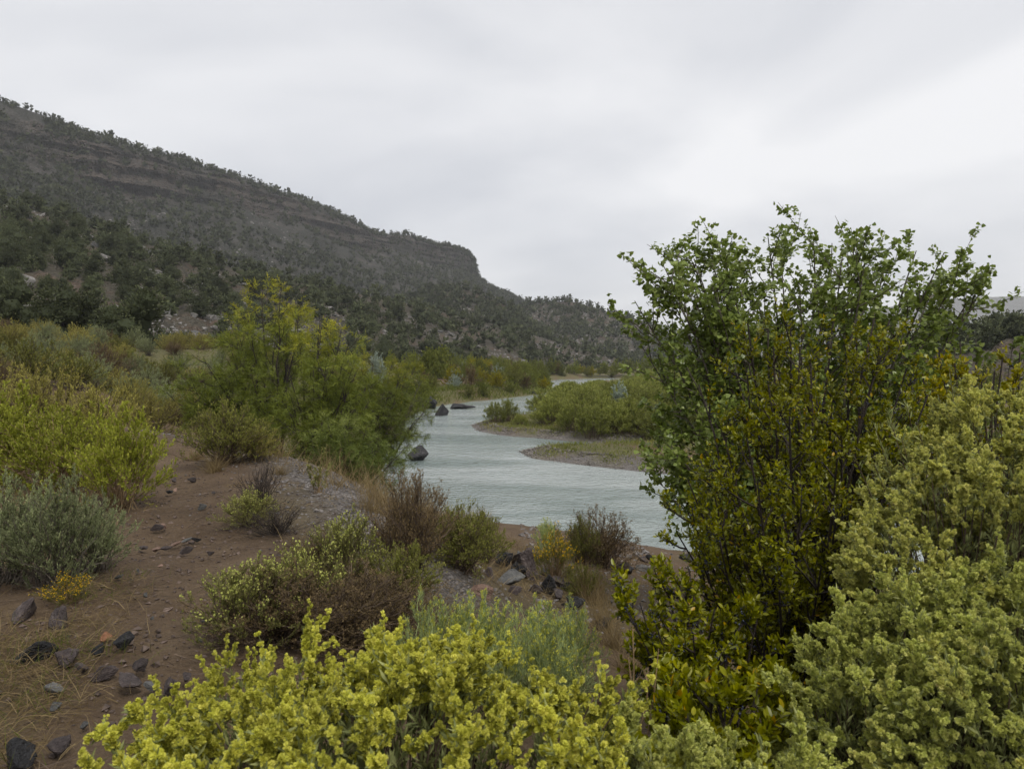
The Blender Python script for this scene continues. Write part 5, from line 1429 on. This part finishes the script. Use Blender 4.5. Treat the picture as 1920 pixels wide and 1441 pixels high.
# ------------------------------------------------------------------ dark berry bushes (wild privet)
def privet(seed, base, tips, leaf=.025, nb=9, nt=5, nl=9, L1=.34, L2=.16, berries=.5, trunk_r=.02, mat=M_PRIVET):
    rng = np.random.default_rng(seed)
    st = skeleton(rng, base, tips, 9, .35, .06, .45); L = np.linalg.norm(tips - base, axis=1)
    bw, bl, bb = B(), B(), B()
    bw.tubes(st, np.linspace(1, .2, 9)[None] * trunk_r * (.5 + .5 * (L / L.max()))[:, None], 6, rng.random(len(st)))
    b1, _ = side(rng, st, nb, .3, .98, L1, .75, 5, .35, .1); bw.tubes(b1, np.linspace(.0055, .0022, 5)[None], 4, rng.random(len(b1)))
    b2, _ = side(rng, b1, nt, .2, 1, L2, .7, 4, .4, .08); bw.ribbons(b2, .004, rng.random(len(b2)), rng=rng)
    zt = lambda rng, idx, t: np.clip(rng.beta(2, 2.6, len(idx)) * .8 + .12 * t + (rng.random(len(idx)) < .015) * .8, 0, 1)
    leaves_on(rng, bl, b2, nl, .1, 1, OVAL, leaf, leaf * .46, 1.0, tint=zt, up=.15)
    leaves_on(rng, bl, b1, nl, .5, 1, OVAL, leaf, leaf * .46, 1.0, tint=zt, up=.15)
    sel = np.where(rng.random(len(b2)) < berries)[0]
    # fruit sits in tight bunches on the older wood
    nb_ = 6; idx = np.repeat(sel, nb_); P, T = sample(b2, idx, rng.uniform(0, .45, len(idx)))
    P = P + rng.normal(size=P.shape) * .009
    e = np.eye(3)[None].repeat(len(P), 0) * (rng.uniform(.0036, .0052, len(P))[:, None, None])
    bb.inst(OCTA, P, e[:, 0] * 1.1, e[:, 1] * 1.1, e[:, 2] * 1.1, rng.random(len(P)))
    recentre((bw, bl, bb), base)
    pr = [('stems', bw.mesh('stems', M_BARK_DARK)), ('foliage', bl.mesh('foliage', mat))]
    if len(P): pr.append(('berries', bb.mesh('berries', M_BERRY, True)))
    return pr
pb = np.array(spot(1500, 3.6)); pb[2] -= .05
thing('berry_bush', privet(80, pb, ats([(1402, 606, 3.9), (1440, 616, 3.8), (1482, 600, 3.7), (1500, 650, 3.6), (1520, 680, 3.4), (1640, 596, 3.6), (1668, 600, 3.7), (1660, 650, 3.5), (1700, 690, 3.6), (1610, 660, 3.8), (1400, 690, 3.7), (1440, 720, 3.4), (1310, 720, 4.0), (1350, 790, 3.7), (1320, 850, 3.8), (1290, 900, 3.6), (1290, 960, 3.5), (1340, 930, 3.3), (1400, 820, 3.2), (1480, 780, 3.2), (1560, 760, 3.2), (1620, 760, 3.3), (1680, 780, 3.4),
      (1420, 900, 3.0), (1500, 880, 2.9), (1570, 860, 3.0), (1640, 880, 3.1), (1350, 1020, 3.2), (1420, 1000, 2.9), (1500, 980, 2.8), (1570, 960, 2.85), (1310, 1040, 3.3), (1460, 1080, 2.8), (1540, 1060, 2.75), (1740, 740, 3.5), (1760, 800, 3.3), (1390, 1100, 2.9), (1690, 850, 3.3), (1720, 700, 3.7), (1640, 700, 3.5), (1580, 800, 3.2), (1600, 930, 3.0), (1360, 880, 3.4), (1270, 1000, 3.5), (1450, 650, 3.7), (1560, 640, 3.9)]), nb=12, nt=7, nl=11, berries=.26, L2=.18),
      'tall dark green berry bush in front of the cottonwood', 'shrub', pb)
pb = np.array(spot(1330, 2.7)); pb[2] -= .05
thing('berry_bush', privet(81, pb, ats([(1165, 1108, 2.8), (1200, 1130, 2.7), (1180, 1150, 2.6), (1240, 1060, 2.9), (1280, 1075, 2.9), (1230, 1170, 2.5), (1290, 1130, 2.6), (1340, 1140, 2.6), (1300, 1190, 2.4), (1250, 1200, 2.5), (1380, 1180, 2.5), (1420, 1160, 2.5), (1350, 1230, 2.3), (1290, 1060, 3.0), (1450, 1200, 2.4)]), leaf=.027, nb=10, nt=6, nl=12, L1=.24, L2=.12, berries=.55, trunk_r=.014),
      'low berry bush branch mass with blue-black fruit left of the tall berry bush', 'shrub', pb)
pb = np.array(spot(1330, 2.0)); pb[2] -= .05
thing('berry_bush', privet(82, pb, ats([(1215, 1290, 2.1), (1240, 1320, 2.0), (1290, 1270, 2.1), (1330, 1300, 1.9), (1370, 1290, 2.0), (1320, 1350, 1.8), (1270, 1350, 1.9), (1390, 1330, 1.9), (1250, 1380, 1.8), (1350, 1390, 1.75), (1420, 1290, 2.0), (1300, 1400, 1.7), (1450, 1250, 2.15), (1480, 1310, 2.05), (1500, 1380, 1.95), (1440, 1380, 1.85), (1400, 1430, 1.75), (1230, 1430, 1.75), (1360, 1330, 1.85), (1530, 1290, 2.2)]), leaf=.030, nb=9, nt=5, nl=11, L1=.2, L2=.11, berries=.14, trunk_r=.012),
      'bright yellow-green berry bush shoots low in the foreground', 'shrub', pb)
pb = np.array(spot(1880, 4.4)); pb[2] -= .05
thing('berry_bush', privet(83, pb, ats([(1880, 670, 4.3), (1912, 660, 4.4), (1840, 715, 4.2), (1900, 715, 4.1), (1940, 690, 4.2), (1860, 745, 4.0), (1790, 680, 4.5), (1800, 640, 4.6), (1760, 650, 4.6), (1770, 715, 4.2), (1830, 680, 4.6), (1960, 660, 4.3), (1730, 700, 4.3), (1700, 740, 4.2), (1900, 760, 3.9), (1820, 750, 4.1), (1740, 760, 4.1), (1865, 695, 4.2), (1935, 740, 4.0), (1680, 790, 4.1)]), leaf=.030, nb=14, nt=6, nl=11, L1=.26, L2=.15, berries=.1, mat=M_PRIVET_GOLD),
      'golden-green berry bush behind the saltbush at the right edge', 'shrub', pb)

# ------------------------------------------------------------------ foreground saltbushes
def plume(seed, L, n_side, size, stem_r=.0014):
    """one seed head: knots of winged bracts along an axis and its side spikes, narrow leaves below"""
    rng = np.random.default_rng(seed)
    ax = grow(rng, np.array([[0, 0, 0.]]), np.array([[0, 0, 1.]]), L, 8, -.25, .13)
    sp, _ = side(rng, ax, n_side, .05, .85, L * .48, .75, 6, .3, .14)
    b = B()
    for paths, knots, t0 in ((ax, 16, .12), (sp, 9, .12)):
        per = 7
        n = len(paths) * knots
        ki = np.repeat(np.arange(len(paths)), knots); kt = np.clip(rng.uniform(t0, 1.0, n), 0, 1)
        KP, KT = sample(paths, ki, kt)
        idx = np.repeat(np.arange(n), per); T = KT[idx]
        D = nrm(perp(rng, T) + T * .5 + UP * .15)
        P = KP[idx] + D * size * rng.uniform(0, .55, (len(idx), 1)) * (1.1 - .6 * kt[idx])[:, None] + rng.normal(size=(len(idx), 3)) * size * .28
        S = perp(rng, D); s = rng.uniform(.55, 1.15, len(idx))[:, None] * size * (1.1 - .35 * kt[idx])[:, None]
        kn = rng.beta(2, 2, n)
        b.inst(BRACT, P, D * s, S * s, np.cross(D, S) * s, np.clip(kn[idx] * .6 + rng.beta(2, 2, len(idx)) * .3 + .12 * kt[idx], 0, 1))
    b.tubes(ax, np.linspace(1, .4, 8)[None] * stem_r, 4, .1, 1); b.tubes(sp, np.linspace(.6, .3, 6)[None] * stem_r, 3, .1, 1)
    leaves_on(rng, b, ax, 14, 0, .6, STRIP, .030, .0055, .8, 1); leaves_on(rng, b, sp, 6, 0, .7, STRIP, .026, .005, .8, 1)
    return b
PLB = [plume(700 + i, (.17, .13, .20, .12, .16, .11, .15, .18)[i], (6, 8, 2, 8, 5, 6, 9, 1)[i], .0080) for i in range(8)]
PLM = [b.mesh('seed_spike', [M_BRACT_Y, M_SALTLEAF]) for b in PLB]
PLK = {'y': M_BRACT_Y, 'g': M_BRACT_G, 't': M_BRACT_T}
from mathutils import Vector
def aim(d, roll):
    q = Vector(tuple(d)).to_track_quat('Z', 'Y'); e_ = q.to_euler(); return e_
def saltbush(name, base, P, D, pl, label, leafn, seed, sizes=(.8, 1.25), lmat=M_SALTLEAF, tan=.0, extra=None, n_canopy=10 ** 6):
    rng = np.random.default_rng(seed)
    base = np.asarray(base, float)
    bw, bl = B(), B()
    st = bez(np.repeat(base[None], len(P), 0) + rng.normal(size=P.shape) * np.array([.08, .08, 0]), (base * .5 + P * .5) + rng.normal(size=P.shape) * .05 + np.array([0, 0, .05]), P, 7)
    bw.tubes(st, np.linspace(.0055, .0016, 7)[None], 4, rng.random(len(st)))
    tw, _ = side(rng, st, 4, .3, .95, .18, .7, 4, .4); bw.ribbons(tw, .003, rng.random(len(tw)), rng=rng)
    leaves_on(rng, bl, tw, leafn, .1, 1, STRIP, .030, .0055, .7)
    leaves_on(rng, bl, st, leafn, .5, 1, STRIP, .030, .0055, .7)
    if extra is not None:                      # leafy shoots without seed
        sh = bez(np.repeat(base[None], len(extra), 0), (base + extra) * .5 + np.array([0, 0, .15]), extra, 9)
        bw.tubes(sh, np.linspace(.005, .0012, 9)[None], 4, .5)
        leaves_on(rng, bl, sh, 60, .6, 1, STRIP, .036, .006, .8)
        s2, _ = side(rng, sh, 5, .6, .95, .12, .7, 4, .4); bw.tubes(s2, np.linspace(.0015, .0008, 4)[None], 3, .5)
        leaves_on(rng, bl, s2, 14, .1, 1, STRIP, .034, .0055, .8)
    recentre((bw, bl), base)
    e = thing(name, [('stems', bw.mesh('stems', M_TWIG_BROWN)), ('leaves', bl.mesh('leaves', lmat))], label, 'shrub', base)
    for j in range(len(P)):
        d = nrm(D[j] + rng.normal(size=3) * .38)
        tip_ = j >= n_canopy
        kind = 't' if (pl != 't' and rng.random() < tan) else pl
        o = link('seed_spike', PLM[(2, 7)[j % 2] if tip_ else rng.integers(0, 8)], P[j] - base - d * .03, aim(d, 0), rng.uniform(*sizes), e)
        if kind != 'y':
            o.material_slots[0].link = 'OBJECT'; o.material_slots[0].material = PLK[kind]
    return e
rng = np.random.default_rng(91)
def canopy(n, c, R, ztop, zedge):
    a = rng.uniform(0, 2 * math.pi, n); r = np.sqrt(rng.uniform(0, 1, n))
    x_ = c[0] + R[0] * r * np.cos(a); y_ = c[1] + R[1] * r * np.sin(a)
    z_ = zedge + (ztop - zedge) * np.sqrt(np.clip(1 - r ** 2, 0, 1)) + .045 * fbm2(x_, y_, .16, 2, 93)
    z_ -= np.abs(rng.normal(size=n)) * .035
    D = np.stack([np.cos(a) * r * .8, np.sin(a) * r * .5, np.full(n, .85)], -1)
    return np.stack([x_, y_, z_], -1), nrm(D)
P, D = canopy(272, (-.27, 1.40), (.64, .50), 4.285, 3.97)
tipsx = ats([(560, 1253, 1.62), (665, 1253, 1.60), (450, 1283, 1.55), (1118, 1298, 1.55), (800, 1263, 1.70), (395, 1338, 1.45), (520, 1278, 1.62), (1150, 1338, 1.5), (250, 1473, 1.4), (330, 1418, 1.45), (365, 1368, 1.5), (720, 1288, 1.7), (880, 1303, 1.7), (1030, 1323, 1.65), (300, 1448, 1.4), (960, 1318, 1.7)])
P = np.concatenate([P, tipsx]); D = np.concatenate([D, np.tile([0, .1, 1.], (len(tipsx), 1)) + rng.normal(size=(len(tipsx), 3)) * .35])
saltbush('saltbush', (-.25, 1.5, gz(-.25, 1.5)), P, D, 'y', 'bright yellow saltbush with dense seed spikes across the front', 26, 95, (.75, 1.2), n_canopy=272)
def shell(lobes, n):
    w_ = np.array([r * r for _, r in lobes]); w_ = w_ / w_.sum(); PP, DD = [], []
    for (c, r), ww in zip(lobes, w_):
        k = int(n * ww * 2.4); o = nrm(rng.normal(size=(k, 3)))
        p = c + o * r * np.array([1, 1, .9]) * (1 + .12 * fbm(o * 2.5 + c, 2, 97))[:, None] * rng.uniform(.8, 1.04, (k, 1))
        keep = np.ones(k, bool)
        for (c2, r2) in lobes:
            if c2 is not c: keep &= np.linalg.norm(p - c2, axis=1) > r2 * .82
        keep &= (o[:, 2] > -.55) & (o @ np.array([-.35, -.9, .2]) > -.55)
        PP.append(p[keep][:int(n * ww * 1.25)]); DD.append(nrm(o[keep] + UP * .35)[:int(n * ww * 1.25)])
    P = np.concatenate(PP); D = np.concatenate(DD); q = rng.permutation(len(P))[:n]; return P[q], D[q]
P, D = shell([(at(1935, 900, 2.75), .33), (at(1860, 850, 2.95), .20), (at(1800, 900, 2.9), .20), (at(1900, 960, 2.65), .28), (at(1980, 980, 2.5), .30)], 250)
saltbush('saltbush', (2.0, 2.8, gz(2.0, 2.8)), P, D, 't', 'tallest yellow-green saltbush rising at the right edge', 20, 96, (.85, 1.25), tan=.2,
         extra=ats([(1640, 800, 2.8), (1665, 770, 2.9), (1700, 760, 3.0), (1600, 850, 2.7), (1760, 740, 3.0), (1780, 690, 3.1), (1820, 740, 2.9), (1690, 820, 2.7), (1900, 730, 2.9), (1640, 870, 2.6), (1720, 790, 2.8)]))
P, D = shell([(at(1850, 1040, 2.45), .34), (at(1790, 970, 2.65), .22), (at(1750, 1080, 2.4), .22), (at(1920, 1120, 2.2), .32), (at(1720, 1010, 2.6), .11), (at(1880, 960, 2.55), .25), (at(1700, 1120, 2.3), .14)], 290)
saltbush('saltbush', (1.6, 2.45, gz(1.6, 2.45)), P, D, 't', 'wide pale yellow-green saltbush just below the tallest saltbush on the right', 20, 97, (.8, 1.2), tan=.2)
P, D = shell([(at(1640, 1260, 2.05), .15), (at(1720, 1290, 2.0), .22), (at(1690, 1400, 1.75), .20), (at(1590, 1340, 1.85), .11), (at(1790, 1420, 1.65), .20)], 260)
saltbush('saltbush', (1.05, 1.95, gz(1.05, 1.95)), P, D, 'g', 'grey-green saltbush with pale seed clusters low on the right', 20, 98, (.7, 1.1), tan=.12)
P, D = shell([(at(1840, 1240, 2.05), .25), (at(1920, 1300, 1.85), .26), (at(1880, 1400, 1.65), .24), (at(1970, 1420, 1.55), .22)], 260)
saltbush('saltbush', (1.45, 1.9, gz(1.45, 1.9)), P, D, 'g', 'pale green saltbush filling the lower right corner', 20, 100, (.75, 1.15), tan=.15)
P, D = shell([(at(1290, 1520, 1.42), .10), (at(1200, 1500, 1.4), .09), (at(1420, 1500, 1.45), .11)], 70)
saltbush('saltbush', (.42, 1.5, gz(.42, 1.5)), P, D, 'g', 'leafy pale green saltbush shoots at the bottom between the two big saltbushes', 16, 99, (.6, .95))

# dead stalk
rng = np.random.default_rng(111)
sb = np.array(spot(1195, 1.85)); sb[2] -= .03
tp = ats([(1186, 1172, 1.95), (1235, 1215, 1.95), (1178, 1230, 1.9), (1215, 1250, 1.88)])
st = skeleton(rng, sb, tp, 9, .5, .05, .5); bw = B(); bw.tubes(st, np.linspace(.005, .0015, 9)[None], 5, .5)
tw, _ = side(rng, st, 4, .45, .95, .07, .9, 3, .2); bw.tubes(tw, np.linspace(.002, .001, 3)[None], 3, .5); recentre((bw,), sb)
bl = B(); leaves_on(rng, bl, tw - sb, 2, .6, 1, OVAL, .022, .008, .6)
thing('dead_stalk', [('stems', bw.mesh('stems', M_TWIG_TAN)), ('leaves', bl.mesh('leaves', M_DRY))], 'dry tan stalk standing in front of the low berry bush', 'plant', sb)

# ------------------------------------------------------------------ rainy air
M_HAZE = bpy.data.materials.new('damp_air'); M_HAZE.use_nodes = True
_t = M_HAZE.node_tree; _t.nodes.clear()
_o = _t.nodes.new('ShaderNodeOutputMaterial'); _v = _t.nodes.new('ShaderNodeVolumePrincipled')
_v.inputs['Color'].default_value = (.93, .95, 1.0, 1); _v.inputs['Density'].default_value = .00016
_t.links.new(_v.outputs[0], _o.inputs['Volume'])
b_ = B()
c = np.array([(sx * 4700, 3500 + sy * 4300, 145 + sz * 160) for sx in (-1, 1) for sy in (-1, 1) for sz in (-1, 1)], float)
b_.add(c, np.array([(0, 1, 3, 2), (4, 6, 7, 5), (0, 4, 5, 1), (2, 3, 7, 6), (0, 2, 6, 4), (1, 5, 7, 3)]))
hz = link('haze', b_.mesh('haze', M_HAZE)); hz['kind'] = 'stuff'; hz['label'] = 'thin damp haze filling the rainy valley air'
